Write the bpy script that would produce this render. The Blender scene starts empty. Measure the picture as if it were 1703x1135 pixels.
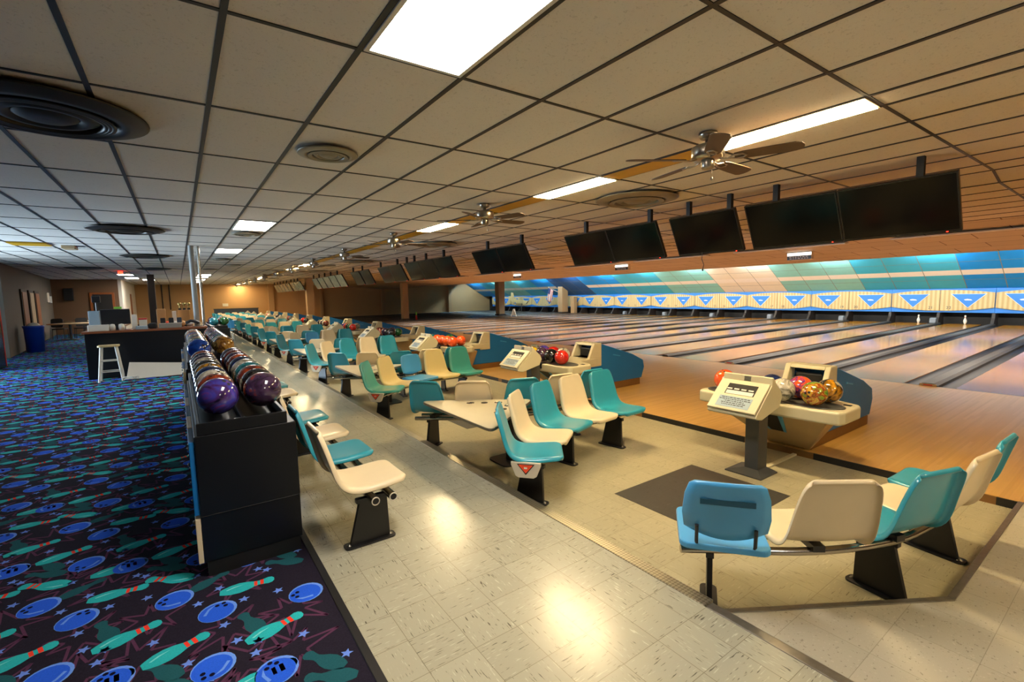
import bpy, math, random
from mathutils import Vector, Matrix
R = math.radians
PI = math.pi
random.seed(7)
scene = bpy.context.scene
COL = scene.collection

# ------------------------------------------------------------------ helpers
def lin(c):
    if isinstance(c, str):
        c = c.lstrip('#'); c = [int(c[i:i+2], 16) / 255 for i in (0, 2, 4)]
    return tuple(x / 12.92 if x <= .04045 else ((x + .055) / 1.055) ** 2.4 for x in c)

class MB:
    def __init__(s):
        s.v = []; s.f = []; s.m = []; s.sm = []
    def add(s, vs, fs, m=0, smooth=False, M=None):
        b = len(s.v)
        s.v += [tuple(M @ Vector(v)) if M else tuple(v) for v in vs]
        for f in fs:
            s.f.append([b + i for i in f]); s.m.append(m); s.sm.append(smooth)
        return s
    def box(s, x0, y0, z0, x1, y1, z1, m=0, M=None):
        vs = [(x0,y0,z0),(x1,y0,z0),(x1,y1,z0),(x0,y1,z0),(x0,y0,z1),(x1,y0,z1),(x1,y1,z1),(x0,y1,z1)]
        return s.add(vs, [(0,3,2,1),(4,5,6,7),(0,1,5,4),(1,2,6,5),(2,3,7,6),(3,0,4,7)], m, False, M)
    def poly(s, pts, m=0, M=None):
        return s.add(pts, [list(range(len(pts)))], m, False, M)
    def prism(s, pts, a, b, axis='z', m=0, M=None, smooth=False):
        n = len(pts)
        def P(p, t):
            return {'z': (p[0], p[1], t), 'y': (p[0], t, p[1]), 'x': (t, p[0], p[1])}[axis]
        vs = [P(p, a) for p in pts] + [P(p, b) for p in pts]
        s.add(vs, [list(range(n))[::-1], [n + i for i in range(n)]], m, False, M)
        base = len(s.v) - 2 * n
        for i in range(n):
            j = (i + 1) % n
            s.f.append([base + i, base + j, base + n + j, base + n + i]); s.m.append(m); s.sm.append(smooth)
        return s
    def tube(s, pts, r, n=10, m=0, cap=True, M=None):
        pts = [Vector(p) for p in pts]
        vs = []; fs = []
        up0 = None
        for i, p in enumerate(pts):
            d = (pts[min(i + 1, len(pts) - 1)] - pts[max(i - 1, 0)]).normalized()
            ref = Vector((0, 0, 1)) if abs(d.z) < .95 else Vector((1, 0, 0))
            a = d.cross(ref).normalized(); b = d.cross(a).normalized()
            rr = r[i] if isinstance(r, (list, tuple)) else r
            for k in range(n):
                t = 2 * PI * k / n
                vs.append(p + a * (rr * math.cos(t)) + b * (rr * math.sin(t)))
        for i in range(len(pts) - 1):
            for k in range(n):
                k2 = (k + 1) % n
                fs.append((i*n + k, (i+1)*n + k, (i+1)*n + k2, i*n + k2))
        s.add(vs, fs, m, True, M)
        if cap:
            s.add(vs[:n], [list(range(n))], m, False, M)
            s.add(vs[-n:], [list(range(n))[::-1]], m, False, M)
        return s
    def lathe(s, prof, c=(0,0,0), n=32, m=0, M=None, mfun=None):
        vs = []; fs = []
        for (r, z) in prof:
            for k in range(n):
                t = 2 * PI * k / n
                vs.append((c[0] + r * math.cos(t), c[1] + r * math.sin(t), c[2] + z))
        b = len(s.v)
        s.add(vs, [], m, True, M)
        for i in range(len(prof) - 1):
            for k in range(n):
                k2 = (k + 1) % n
                s.f.append([b + i*n + k, b + i*n + k2, b + (i+1)*n + k2, b + (i+1)*n + k])
                s.m.append(mfun(i) if mfun else m); s.sm.append(True)
        return s
    def disc(s, c, r, n=20, m=0, flip=False):
        pts = [(c[0] + r * math.cos(2*PI*k/n), c[1] + r * math.sin(2*PI*k/n), c[2]) for k in range(n)]
        return s.poly(pts[::-1] if flip else pts, m)
    def sphere(s, c, r, nu=28, nv=16, m=0):
        prof = [(max(r * math.sin(PI * i / nv), 1e-5), -r * math.cos(PI * i / nv)) for i in range(nv + 1)]
        return s.lathe(prof, c, nu, m)
    def build(s, name, mats, parent=None, loc=(0,0,0), rz=0, bevel=0, seg=2):
        me = bpy.data.meshes.new(name)
        me.from_pydata(s.v, [], s.f)
        if not isinstance(mats, (list, tuple)): mats = [mats]
        for m in mats: me.materials.append(m)
        me.polygons.foreach_set('material_index', s.m)
        me.polygons.foreach_set('use_smooth', s.sm)
        me.update()
        o = bpy.data.objects.new(name, me)
        COL.objects.link(o)
        o.location = loc; o.rotation_euler = (0, 0, rz)
        if parent: o.parent = parent
        if bevel:
            b = o.modifiers.new('bevel', 'BEVEL'); b.width = bevel; b.segments = seg
            b.limit_method = 'ANGLE'; b.angle_limit = R(40)
        return o

def tag(o, label=None, cat=None, group=None, kind=None):
    if label: o['label'] = label
    if cat: o['category'] = cat
    if group: o['group'] = group
    if kind: o['kind'] = kind
    return o
def empty(name, loc=(0,0,0), label=None, cat=None, group=None, rz=0):
    o = bpy.data.objects.new(name, None); COL.objects.link(o)
    o.location = loc; o.rotation_euler = (0, 0, rz); o.empty_display_size = .1
    return tag(o, label, cat, group)
def struct(o, label=None):
    o['kind'] = 'structure'
    if label: o['label'] = label
    return o
def inst(src, parent=None, loc=None, rz=None):
    c = src.copy(); COL.objects.link(c); c.parent = parent
    if loc is not None: c.location = loc
    if rz is not None: c.rotation_euler = (0, 0, rz)
    return c
def copy_tree(o, parent=None):
    c = o.copy(); COL.objects.link(c); c.parent = parent
    for ch in list(o.children): copy_tree(ch, c)
    return c
ORD = ['first','second','third','fourth','fifth','sixth','seventh','eighth','ninth','tenth','eleventh','twelfth','thirteenth','fourteenth','fifteenth','sixteenth','seventeenth','eighteenth','nineteenth','twentieth','twenty-first','twenty-second','twenty-third','twenty-fourth','twenty-fifth','twenty-sixth','twenty-seventh','twenty-eighth','twenty-ninth','thirtieth']

# ------------------------------------------------------------------ materials
MATS = {}
def nodes(name):
    m = bpy.data.materials.new(name); m.use_nodes = True
    nt = m.node_tree
    return m, nt, nt.nodes['Principled BSDF']
def N(nt, t, **kw):
    n = nt.nodes.new(t)
    for k, v in kw.items():
        if k.startswith('i_'):
            n.inputs[k[2:].replace('_', ' ')].default_value = v
        else: setattr(n, k, v)
    return n
def setp(b, rough=.5, metal=0, coat=0, spec=None, coatr=.05):
    b.inputs['Roughness'].default_value = rough
    b.inputs['Metallic'].default_value = metal
    b.inputs['Coat Weight'].default_value = coat
    b.inputs['Coat Roughness'].default_value = coatr
    if spec is not None: b.inputs['Specular IOR Level'].default_value = spec
def mat(name, color, rough=.5, metal=0, coat=0, var=.08, scale=6, bump=0, spec=None):
    m, nt, b = nodes(name); setp(b, rough, metal, coat, spec)
    c = lin(color)
    tc = N(nt, 'ShaderNodeTexCoord')
    no = N(nt, 'ShaderNodeTexNoise'); no.inputs['Scale'].default_value = scale; no.inputs['Detail'].default_value = 4
    nt.links.new(tc.outputs['Object'], no.inputs['Vector'])
    mx = N(nt, 'ShaderNodeMix', data_type='RGBA')
    mx.inputs['A'].default_value = (*[x * (1 - var) for x in c], 1)
    mx.inputs['B'].default_value = (*[min(1, x * (1 + var)) for x in c], 1)
    nt.links.new(no.outputs['Fac'], mx.inputs['Factor'])
    nt.links.new(mx.outputs['Result'], b.inputs['Base Color'])
    if bump:
        bp = N(nt, 'ShaderNodeBump'); bp.inputs['Strength'].default_value = bump; bp.inputs['Distance'].default_value = .002
        nt.links.new(no.outputs['Fac'], bp.inputs['Height']); nt.links.new(bp.outputs['Normal'], b.inputs['Normal'])
    MATS[name] = m
    return m
def emit(name, color, strength, base=(.9,.9,.9)):
    m, nt, b = nodes(name); setp(b, .4)
    b.inputs['Base Color'].default_value = (*base, 1)
    b.inputs['Emission Color'].default_value = (*lin(color), 1)
    b.inputs['Emission Strength'].default_value = strength
    return m
def math_node(nt, op, a, b=None):
    n = N(nt, 'ShaderNodeMath', operation=op)
    for i, x in enumerate((a, b)):
        if x is None: continue
        if isinstance(x, (int, float)): n.inputs[i].default_value = x
        else: nt.links.new(x, n.inputs[i])
    return n.outputs[0]
def mixc(nt, fac, a, b):
    mx = N(nt, 'ShaderNodeMix', data_type='RGBA')
    for k, x in (('Factor', fac), ('A', a), ('B', b)):
        if isinstance(x, (tuple, list)): mx.inputs[k].default_value = (*x[:3], 1)
        elif isinstance(x, (int, float)): mx.inputs[k].default_value = x
        else: nt.links.new(x, mx.inputs[k])
    return mx.outputs['Result']
def ramp(nt, fac, stops, interp='LINEAR'):
    r = N(nt, 'ShaderNodeValToRGB'); r.color_ramp.interpolation = interp
    e = r.color_ramp.elements
    while len(e) < len(stops): e.new(.5)
    for el, (p, c) in zip(e, stops):
        el.position = p; el.color = (*c, 1)
    nt.links.new(fac, r.inputs['Fac'])
    return r.outputs['Color']

def tile_floor(name, base, joint, size, ox, oy, streak_d, streak_l, rough, speckle=False):
    """vinyl composition tile: square joints, streaks turned ninety degrees on every other tile"""
    m, nt, b = nodes(name); setp(b, rough)
    L = nt.links
    tc = N(nt, 'ShaderNodeTexCoord')
    sp = N(nt, 'ShaderNodeSeparateXYZ'); L.new(tc.outputs['Object'], sp.inputs[0])
    u = math_node(nt, 'DIVIDE', math_node(nt, 'SUBTRACT', sp.outputs[0], ox), size)
    v = math_node(nt, 'DIVIDE', math_node(nt, 'SUBTRACT', sp.outputs[1], oy), size)
    fu = math_node(nt, 'FRACT', u); fv = math_node(nt, 'FRACT', v)
    iu = math_node(nt, 'FLOOR', u); iv = math_node(nt, 'FLOOR', v)
    def edge(f):
        return math_node(nt, 'ABSOLUTE', math_node(nt, 'SUBTRACT', f, .5))
    e = math_node(nt, 'MAXIMUM', edge(fu), edge(fv))
    j = math_node(nt, 'GREATER_THAN', e, .5 - .0016 / size * .9)
    par = math_node(nt, 'GREATER_THAN', math_node(nt, 'FRACT', math_node(nt, 'MULTIPLY', math_node(nt, 'ADD', iu, iv), .5)), .25)
    def streak(sx, sy, seed):
        cb = N(nt, 'ShaderNodeCombineXYZ')
        L.new(math_node(nt, 'MULTIPLY', sp.outputs[0], sx), cb.inputs[0]); L.new(math_node(nt, 'MULTIPLY', sp.outputs[1], sy), cb.inputs[1])
        L.new(math_node(nt, 'ADD', math_node(nt, 'MULTIPLY', iu, 3.7), math_node(nt, 'MULTIPLY', iv, 5.3)), cb.inputs[2])
        no = N(nt, 'ShaderNodeTexNoise'); no.inputs['Scale'].default_value = 1; no.inputs['Detail'].default_value = 2
        L.new(cb.outputs[0], no.inputs['Vector'])
        return no.outputs['Fac']
    s = (70, 70) if speckle else (15, 150)
    a = streak(s[0], s[1], 0); c = streak(s[1], s[0], 1)
    mx = N(nt, 'ShaderNodeMix'); L.new(par, mx.inputs['Factor']); L.new(a, mx.inputs['A']); L.new(c, mx.inputs['B'])
    st = mx.outputs['Result']
    dark = ramp(nt, st, [(.0, (1,1,1)), (.305, (1,1,1)), (.345, (0,0,0)), (1, (0,0,0))])
    light = ramp(nt, st, [(.0, (0,0,0)), (.645, (0,0,0)), (.70, (1,1,1)), (1, (1,1,1))])
    wn = N(nt, 'ShaderNodeTexWhiteNoise', noise_dimensions='2D')
    cb = N(nt, 'ShaderNodeCombineXYZ'); L.new(iu, cb.inputs[0]); L.new(iv, cb.inputs[1]); L.new(cb.outputs[0], wn.inputs['Vector'])
    big = N(nt, 'ShaderNodeTexNoise'); big.inputs['Scale'].default_value = 1.3; L.new(tc.outputs['Object'], big.inputs['Vector'])
    bc = lin(base)
    c0 = mixc(nt, wn.outputs['Value'], tuple(x * .94 for x in bc), tuple(min(1, x * 1.05) for x in bc))
    c0 = mixc(nt, math_node(nt, 'MULTIPLY', big.outputs['Fac'], .25), c0, tuple(x * .75 for x in bc))
    c1 = mixc(nt, math_node(nt, 'MULTIPLY', dark, .75), c0, lin(streak_d))
    c2 = mixc(nt, math_node(nt, 'MULTIPLY', light, .35), c1, lin(streak_l))
    c3 = mixc(nt, math_node(nt, 'MULTIPLY', j, .6), c2, lin(joint))
    L.new(c3, b.inputs['Base Color'])
    r = math_node(nt, 'ADD', math_node(nt, 'MULTIPLY', big.outputs['Fac'], .16), rough - .08)
    L.new(r, b.inputs['Roughness'])
    return m

def wood_floor(name, c1, c2, c3, rough, coat, strip=.027):
    m, nt, b = nodes(name); setp(b, rough, 0, coat, None, .07)
    L = nt.links
    tc = N(nt, 'ShaderNodeTexCoord')
    sp = N(nt, 'ShaderNodeSeparateXYZ'); L.new(tc.outputs['Object'], sp.inputs[0])
    iv = math_node(nt, 'FLOOR', math_node(nt, 'DIVIDE', sp.outputs[1], strip))
    off = N(nt, 'ShaderNodeTexWhiteNoise', noise_dimensions='1D'); L.new(iv, off.inputs['W'])
    iu = math_node(nt, 'FLOOR', math_node(nt, 'ADD', math_node(nt, 'DIVIDE', sp.outputs[0], 1.6), math_node(nt, 'MULTIPLY', off.outputs['Value'], 5)))
    cb = N(nt, 'ShaderNodeCombineXYZ'); L.new(iu, cb.inputs[0]); L.new(iv, cb.inputs[1])
    wn = N(nt, 'ShaderNodeTexWhiteNoise', noise_dimensions='2D'); L.new(cb.outputs[0], wn.inputs['Vector'])
    mp = N(nt, 'ShaderNodeMapping'); mp.inputs['Scale'].default_value = (1.2, 30, 1); L.new(tc.outputs['Object'], mp.inputs['Vector'])
    no = N(nt, 'ShaderNodeTexNoise'); no.inputs['Scale'].default_value = 2; no.inputs['Detail'].default_value = 5; L.new(mp.outputs[0], no.inputs['Vector'])
    big = N(nt, 'ShaderNodeTexNoise'); big.inputs['Scale'].default_value = .5; L.new(tc.outputs['Object'], big.inputs['Vector'])
    base = mixc(nt, wn.outputs['Value'], lin(c1), lin(c2))
    base = mixc(nt, math_node(nt, 'MULTIPLY', no.outputs['Fac'], .5), base, lin(c3))
    base = mixc(nt, math_node(nt, 'MULTIPLY', big.outputs['Fac'], .3), base, lin(c3))
    L.new(base, b.inputs['Base Color'])
    return m

def ball_mat(name, cols, scale=7, dist=2.5, seed=0, gloss=.12):
    m, nt, b = nodes(name); setp(b, gloss, 0, .6)
    tc = N(nt, 'ShaderNodeTexCoord'); oi = N(nt, 'ShaderNodeObjectInfo')
    mp = N(nt, 'ShaderNodeVectorMath', operation='ADD')
    nt.links.new(tc.outputs['Object'], mp.inputs[0])
    sc = N(nt, 'ShaderNodeVectorMath', operation='SCALE'); sc.inputs[0].default_value = (3.1, 5.7, 2.3)
    nt.links.new(oi.outputs['Random'], sc.inputs['Scale']); nt.links.new(sc.outputs[0], mp.inputs[1])
    no = N(nt, 'ShaderNodeTexNoise'); no.inputs['Scale'].default_value = scale; no.inputs['Detail'].default_value = 3; no.inputs['Distortion'].default_value = dist
    nt.links.new(mp.outputs[0], no.inputs['Vector'])
    n = len(cols)
    stops = [(.3 + .42 * i / max(1, n - 1), lin(c)) for i, c in enumerate(cols)]
    nt.links.new(ramp(nt, no.outputs['Fac'], stops), b.inputs['Base Color'])
    return m

M = dict(
 teal=mat('teal plastic', '#2c93a8', .28, coat=.25, var=.05),
 teal2=mat('green teal plastic', '#40988f', .28, coat=.25, var=.05),
 cream=mat('cream plastic', '#dccaa6', .3, coat=.2, var=.05),
 yellowcream=mat('yellowed cream plastic', '#d9c48a', .3, coat=.2, var=.05),
 sky=mat('light blue plastic', '#4a9fd6', .35, coat=.2, var=.05),
 slot=mat('dark blue recess', '#0d4a63', .5),
 chrome=mat('chrome tube', '#b5b1a8', .22, 1, var=.1),
 darkchrome=mat('dull chrome tube', '#6b675f', .3, .9, var=.15),
 black=mat('black painted metal', '#17171a', .38, var=.2),
 blackmatte=mat('black matte', '#0b0b0c', .6, var=.2),
 cabinet=mat('black laminate', '#0d0f13', .34, var=.15, spec=.35),
 greymetal=mat('grey painted steel', '#4a4a48', .42, var=.1),
 alu=mat('aluminium trim', '#9a948a', .36, .85, var=.2, scale=30),
 beige=mat('cream moulded plastic', '#c9bf9f', .4, var=.06),
 blue=mat('blue laminate', '#0f6bb0', .4, var=.07),
 darkblue=mat('navy steel', '#2f3a4c', .4, var=.07),
 brown=mat('brown wood base', '#7a5426', .5, var=.2),
 hull=mat('tan painted panel', '#b39a74', .5, var=.1),
 tan=mat('tan painted wall', '#b89162', .75, var=.05, scale=2),
 tandark=mat('brown painted wall', '#6e5138', .75, var=.06, scale=2),
 lightwall=mat('grey beige wall', '#625a4f', .75, var=.06, scale=2),
 post=mat('tan painted column', '#a5825a', .6, var=.08),
 darkpost=mat('dark brown column', '#2c211a', .6, var=.1),
 wood=mat('orange stained wood', '#8a4a14', .45, var=.25, scale=12),
 woodlight=mat('pale stool wood', '#c9b07c', .5, var=.2, scale=12),
 white=mat('white paint', '#d9d3c6', .5, var=.05),
 paper=mat('paper', '#d8dadb', .7, var=.05),
 copper=mat('copper brown counter edge', '#7d4420', .45, var=.2),
 blade=mat('brown fan blade', '#54402f', .5, var=.15),
 nickel=mat('brushed nickel', '#a89f92', .28, 1, var=.1),
 vent=mat('vent metal', '#8d8574', .4, .35, var=.15),
 ventdark=mat('dark vent metal', '#2f2a22', .45, .0, var=.2, spec=.25),
 vdark=mat('shaded openings and dark parts', '#14110e', .7),  # near black: shade painted into openings; also plain dark glass and displays
 screen=mat('television glass', '#070708', .16, var=.3, scale=2, spec=.22),
 screenglare=mat('screen with painted reflection', '#6d7a72', .2, var=.5, scale=5),  # far screens: reflected lights painted in as pale mottling
 bezel=mat('television bezel', '#0c0c0e', .3, var=.2),
 red=mat('red paint', '#c2281a', .4, var=.08),
 orange=mat('orange red enamel', '#e2471f', .35, var=.06),
 bin=mat('blue plastic bin', '#1140b0', .4, var=.1),
 platebl=mat('pale blue notice', '#93a6b3', .5, var=.05),
 ink=mat('ink', '#3b3d40', .6),
 table=mat('cream laminate table', '#c9bea0', .38, var=.05),
 plate=mat('pale end plate', '#c9c1b0', .38, .2, var=.06),
 shirt=mat('pale grey', '#8f8f8c', .6),
 maskcream=None, maskblue=mat('masking blue', '#2474c4', .45, var=.06),
 navy=mat('navy stripe', '#0c3a66', .6), flagred=mat('flag red', '#a8332b', .8), flagwhite=mat('flag white', '#d9cfc0', .8), flagblue=mat('flag blue', '#1d2f55', .8),
 rubber=mat('black rubber edge', '#121113', .55),
 cap=mat('grey lane cap', '#3f3a36', .5, .0, var=.2, scale=3),
 gutter=mat('dark gutter', '#1f1c1c', .55, .0, var=.25, scale=2),
 riser=mat('scuffed black riser', '#15120d', .5, var=.6, scale=18),
 greyblock=mat('grey rubber block', '#6f7278', .5),
 gold=mat('trophy gold', '#a08a52', .35, .8, var=.1),
 green=mat('green card', '#7ac142', .6),
 yellowlens=mat('yellowed unlit lens', '#c99712', .45, var=.12),
 cardboard=mat('cardboard', '#b98a56', .7, var=.1),
)
M['carpet'] = mat('charcoal carpet', '#25212d', .95, var=.45, scale=160, spec=.05)
for k, c in dict(cball='#2a5fe0', cballrim='#6a96f4', cteal='#2cb0b6', cpinhi='#7fd8d8', cred='#e8402f', cdark='#22555e', cstar='#6a8ce4', cburst='#57344f', chole='#12112a').items():
    M[k] = mat('carpet ' + k, c, .95, var=.22, scale=160, spec=.05)
M['concourse'] = tile_floor('streaked vinyl tile', '#a8a490', '#625944', .2290, 1.439, 1.033, '#3b3428', '#e2dcc6', .23)
M['pit'] = tile_floor('pit vinyl tile', '#aba283', '#756a4c', .2290, 2.12, .60, '#5a4c30', '#d8cfae', .34)
M['cross'] = tile_floor('speckled vinyl tile', '#b4ac98', '#7e735e', .3040, 2.118, .39, '#7b6f5d', '#cfc6b4', .36, True)
M['mat'] = tile_floor('charcoal vinyl tile', '#45413a', '#35322c', .2290, 2.91, 1.74, '#28251f', '#6b665a', .38)
M['approach'] = wood_floor('maple approach', '#dcae62', '#c99a4c', '#b08238', .34, .12)
M['lane'] = wood_floor('oiled lane boards', '#bb8550', '#a87343', '#895d38', .20, .35)
M['deckglow'] = wood_floor('lane end with painted amber glow', '#d0861c', '#c27a16', '#a06412', .2, .35)  # amber light on the lane ends, put into the board colour
M['greylane'] = wood_floor('grey-brown lane boards', '#7d6a56', '#6b5a4a', '#54483c', .3, .2)  # greyer, darker boards for the far lane pairs

def ceiling_mat():
    m, nt, b = nodes('fissured ceiling tile'); setp(b, .85)
    tc = N(nt, 'ShaderNodeTexCoord')
    no = N(nt, 'ShaderNodeTexNoise'); no.inputs['Scale'].default_value = 55; no.inputs['Detail'].default_value = 3; no.inputs['Distortion'].default_value = 1.2
    nt.links.new(tc.outputs['Object'], no.inputs['Vector'])
    big = N(nt, 'ShaderNodeTexNoise'); big.inputs['Scale'].default_value = .7; nt.links.new(tc.outputs['Object'], big.inputs['Vector'])
    c = mixc(nt, big.outputs['Fac'], lin('#d3cbc0'), lin('#dfd8ce'))
    f = ramp(nt, no.outputs['Fac'], [(0, (1,1,1)), (.33, (1,1,1)), (.40, (0,0,0)), (1, (0,0,0))])
    c = mixc(nt, math_node(nt, 'MULTIPLY', f, .35), c, lin('#9a9184'))
    nt.links.new(c, b.inputs['Base Color'])
    return m
M['ceil'] = ceiling_mat()
M['tbar'] = mat('dark ceiling grid', '#1d1a18', .5, var=.2)
def band_mat():
    m, nt, b = nodes('soffit board'); setp(b, .7)
    tc = N(nt, 'ShaderNodeTexCoord'); mp = N(nt, 'ShaderNodeMapping'); mp.inputs['Rotation'].default_value = (0, 0, R(90))
    nt.links.new(tc.outputs['Object'], mp.inputs['Vector'])
    br = N(nt, 'ShaderNodeTexBrick'); br.inputs['Scale'].default_value = 1; br.inputs['Brick Width'].default_value = 1.22; br.inputs['Row Height'].default_value = .61
    br.inputs['Mortar Size'].default_value = .010; br.inputs['Color1'].default_value = (*lin('#c6b8a2'), 1); br.inputs['Color2'].default_value = (*lin('#bdae98'), 1)
    br.inputs['Mortar'].default_value = (*lin('#6b523c'), 1); br.offset = .5
    nt.links.new(mp.outputs[0], br.inputs['Vector']); nt.links.new(br.outputs['Color'], b.inputs['Base Color'])
    return m
M['band'] = band_mat()
def rib_mat():
    m, nt, b = nodes('ribbed cream masking'); setp(b, .5)
    tc = N(nt, 'ShaderNodeTexCoord'); w = N(nt, 'ShaderNodeTexWave', wave_type='BANDS', bands_direction='Y')
    w.inputs['Scale'].default_value = 2.1; nt.links.new(tc.outputs['Object'], w.inputs['Vector'])
    nt.links.new(mixc(nt, w.outputs['Fac'], lin('#b3925c'), lin('#cbb07c')), b.inputs['Base Color'])
    bp = N(nt, 'ShaderNodeBump'); bp.inputs['Strength'].default_value = .6; bp.inputs['Distance'].default_value = .02
    nt.links.new(w.outputs['Fac'], bp.inputs['Height']); nt.links.new(bp.outputs['Normal'], b.inputs['Normal'])
    return m
M['maskcream'] = rib_mat()
def diamond_mat():
    m, nt, b = nodes('diamond plate'); setp(b, .33, .9)
    tc = N(nt, 'ShaderNodeTexCoord'); mp = N(nt, 'ShaderNodeMapping'); mp.inputs['Rotation'].default_value = (0, 0, R(45))
    nt.links.new(tc.outputs['Object'], mp.inputs['Vector'])
    ch = N(nt, 'ShaderNodeTexChecker'); ch.inputs['Scale'].default_value = 70; nt.links.new(mp.outputs[0], ch.inputs['Vector'])
    nt.links.new(mixc(nt, ch.outputs['Fac'], lin('#a8a08c'), lin('#cfc7b0')), b.inputs['Base Color'])
    bp = N(nt, 'ShaderNodeBump'); bp.inputs['Strength'].default_value = .7; bp.inputs['Distance'].default_value = .003
    nt.links.new(ch.outputs['Fac'], bp.inputs['Height']); nt.links.new(bp.outputs['Normal'], b.inputs['Normal'])
    return m
M['diamond'] = diamond_mat()
EM_STRIP = emit('lit strip lens', '#ffe2aa', 34)
EM_TROF = emit('lit troffer lens', '#fff6ea', 17)
EM_TUBE = emit('cool tube', '#d0f0ff', 170)
EM_SIGN = emit('lit sign top', '#fff6e8', 1.2)
EM_LANE = emit('lane tube', '#ffe6c6', 130)
EM_DECK = emit('pin deck lamp', '#ffd090', 25)
EM_RED = emit('red standby light', '#ff2010', 6, (.5, .05, .02))

BALLS = dict(
 purple=ball_mat('violet pearl ball', ['#140c28', '#43245e', '#3a3a98', '#8a2c58'], 6),
 plum=ball_mat('plum pearl ball', ['#1e1420', '#37233c', '#44304a', '#8a3428'], 5),
 orangeblack=ball_mat('orange and black ball', ['#1b1210', '#6b2a14', '#c2531c', '#2a1a1a'], 6),
 navy=ball_mat('navy ball', ['#0a0f24', '#142048', '#1d2f66'], 6),
 white=ball_mat('grey marble ball', ['#3c3c34', '#8e897c', '#c9c2b2', '#5a5a50'], 9, 1.2),
 teal=ball_mat('teal swirl ball', ['#123038', '#1f6470', '#2f8790', '#16262c'], 6),
 rust=ball_mat('rust red ball', ['#2a1210', '#6a2618', '#8e3a1e', '#391a16'], 6),
 blue=ball_mat('royal blue ball', ['#0c2a7a', '#1746b8', '#2258c8'], 5),
 gold=ball_mat('brown and gold ball', ['#2b1a10', '#7a5020', '#b98a3a', '#3a2416'], 8),
 black=ball_mat('black ball', ['#0b0b0c', '#161517', '#201d1f'], 6),
 red=ball_mat('red ball', ['#b01818', '#d0261c', '#e03a24'], 4),
 orange=ball_mat('orange ball', ['#e04a16', '#f05a20', '#ff7034'], 4),
 yellow=ball_mat('yellow and black ball', ['#2a2410', '#c79a14', '#e8bd20', '#1c3a1c'], 9),
 green=ball_mat('green ball', ['#123a1c', '#1f5a2c', '#2f7a3c'], 6),
 swirl=ball_mat('green red yellow swirl ball', ['#3f7a2a', '#8a9a2c', '#8a1a18', '#d8a83a', '#3a6a2a'], 7, 2.2),
 orangepurple=ball_mat('orange and purple ball', ['#f06020', '#e8501c', '#4a2a78', '#e8501c'], 7),
 goldwhite=ball_mat('black white gold ball', ['#c9bfa8', '#14120f', '#c78a1c', '#1c1812', '#c9bfa8'], 6, 1.2),
 pink=ball_mat('pink red ball', ['#7a2a2c', '#a84444', '#8a3438'], 6),
)

# ------------------------------------------------------------------ camera
F, YAW, PIT, ROL = 781.93, .6146, -.0984, -.0214
fw = Vector((math.sin(YAW) * math.cos(PIT), math.cos(YAW) * math.cos(PIT), math.sin(PIT)))
r0 = Vector((math.cos(YAW), -math.sin(YAW), 0)); u0 = r0.cross(fw)
rt = math.cos(ROL) * r0 + math.sin(ROL) * u0; up = -math.sin(ROL) * r0 + math.cos(ROL) * u0
cam = bpy.data.cameras.new('camera'); camo = bpy.data.objects.new('camera', cam); COL.objects.link(camo)
camo.matrix_world = Matrix(((rt.x, up.x, -fw.x, 0), (rt.y, up.y, -fw.y, 0), (rt.z, up.z, -fw.z, 1.64), (0, 0, 0, 1)))
cam.sensor_width = 36; cam.lens = F / 1703 * 36; cam.clip_start = .05; cam.clip_end = 200
scene.camera = camo

ZC, ZP, HC = .06, -.065, 2.92     # concourse, pit, flat ceiling
PER = 3.42
def sh(x, y): return y + .0175 * max(0, x - 10)      # the lanes run a degree off square
exec_order = []
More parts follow.
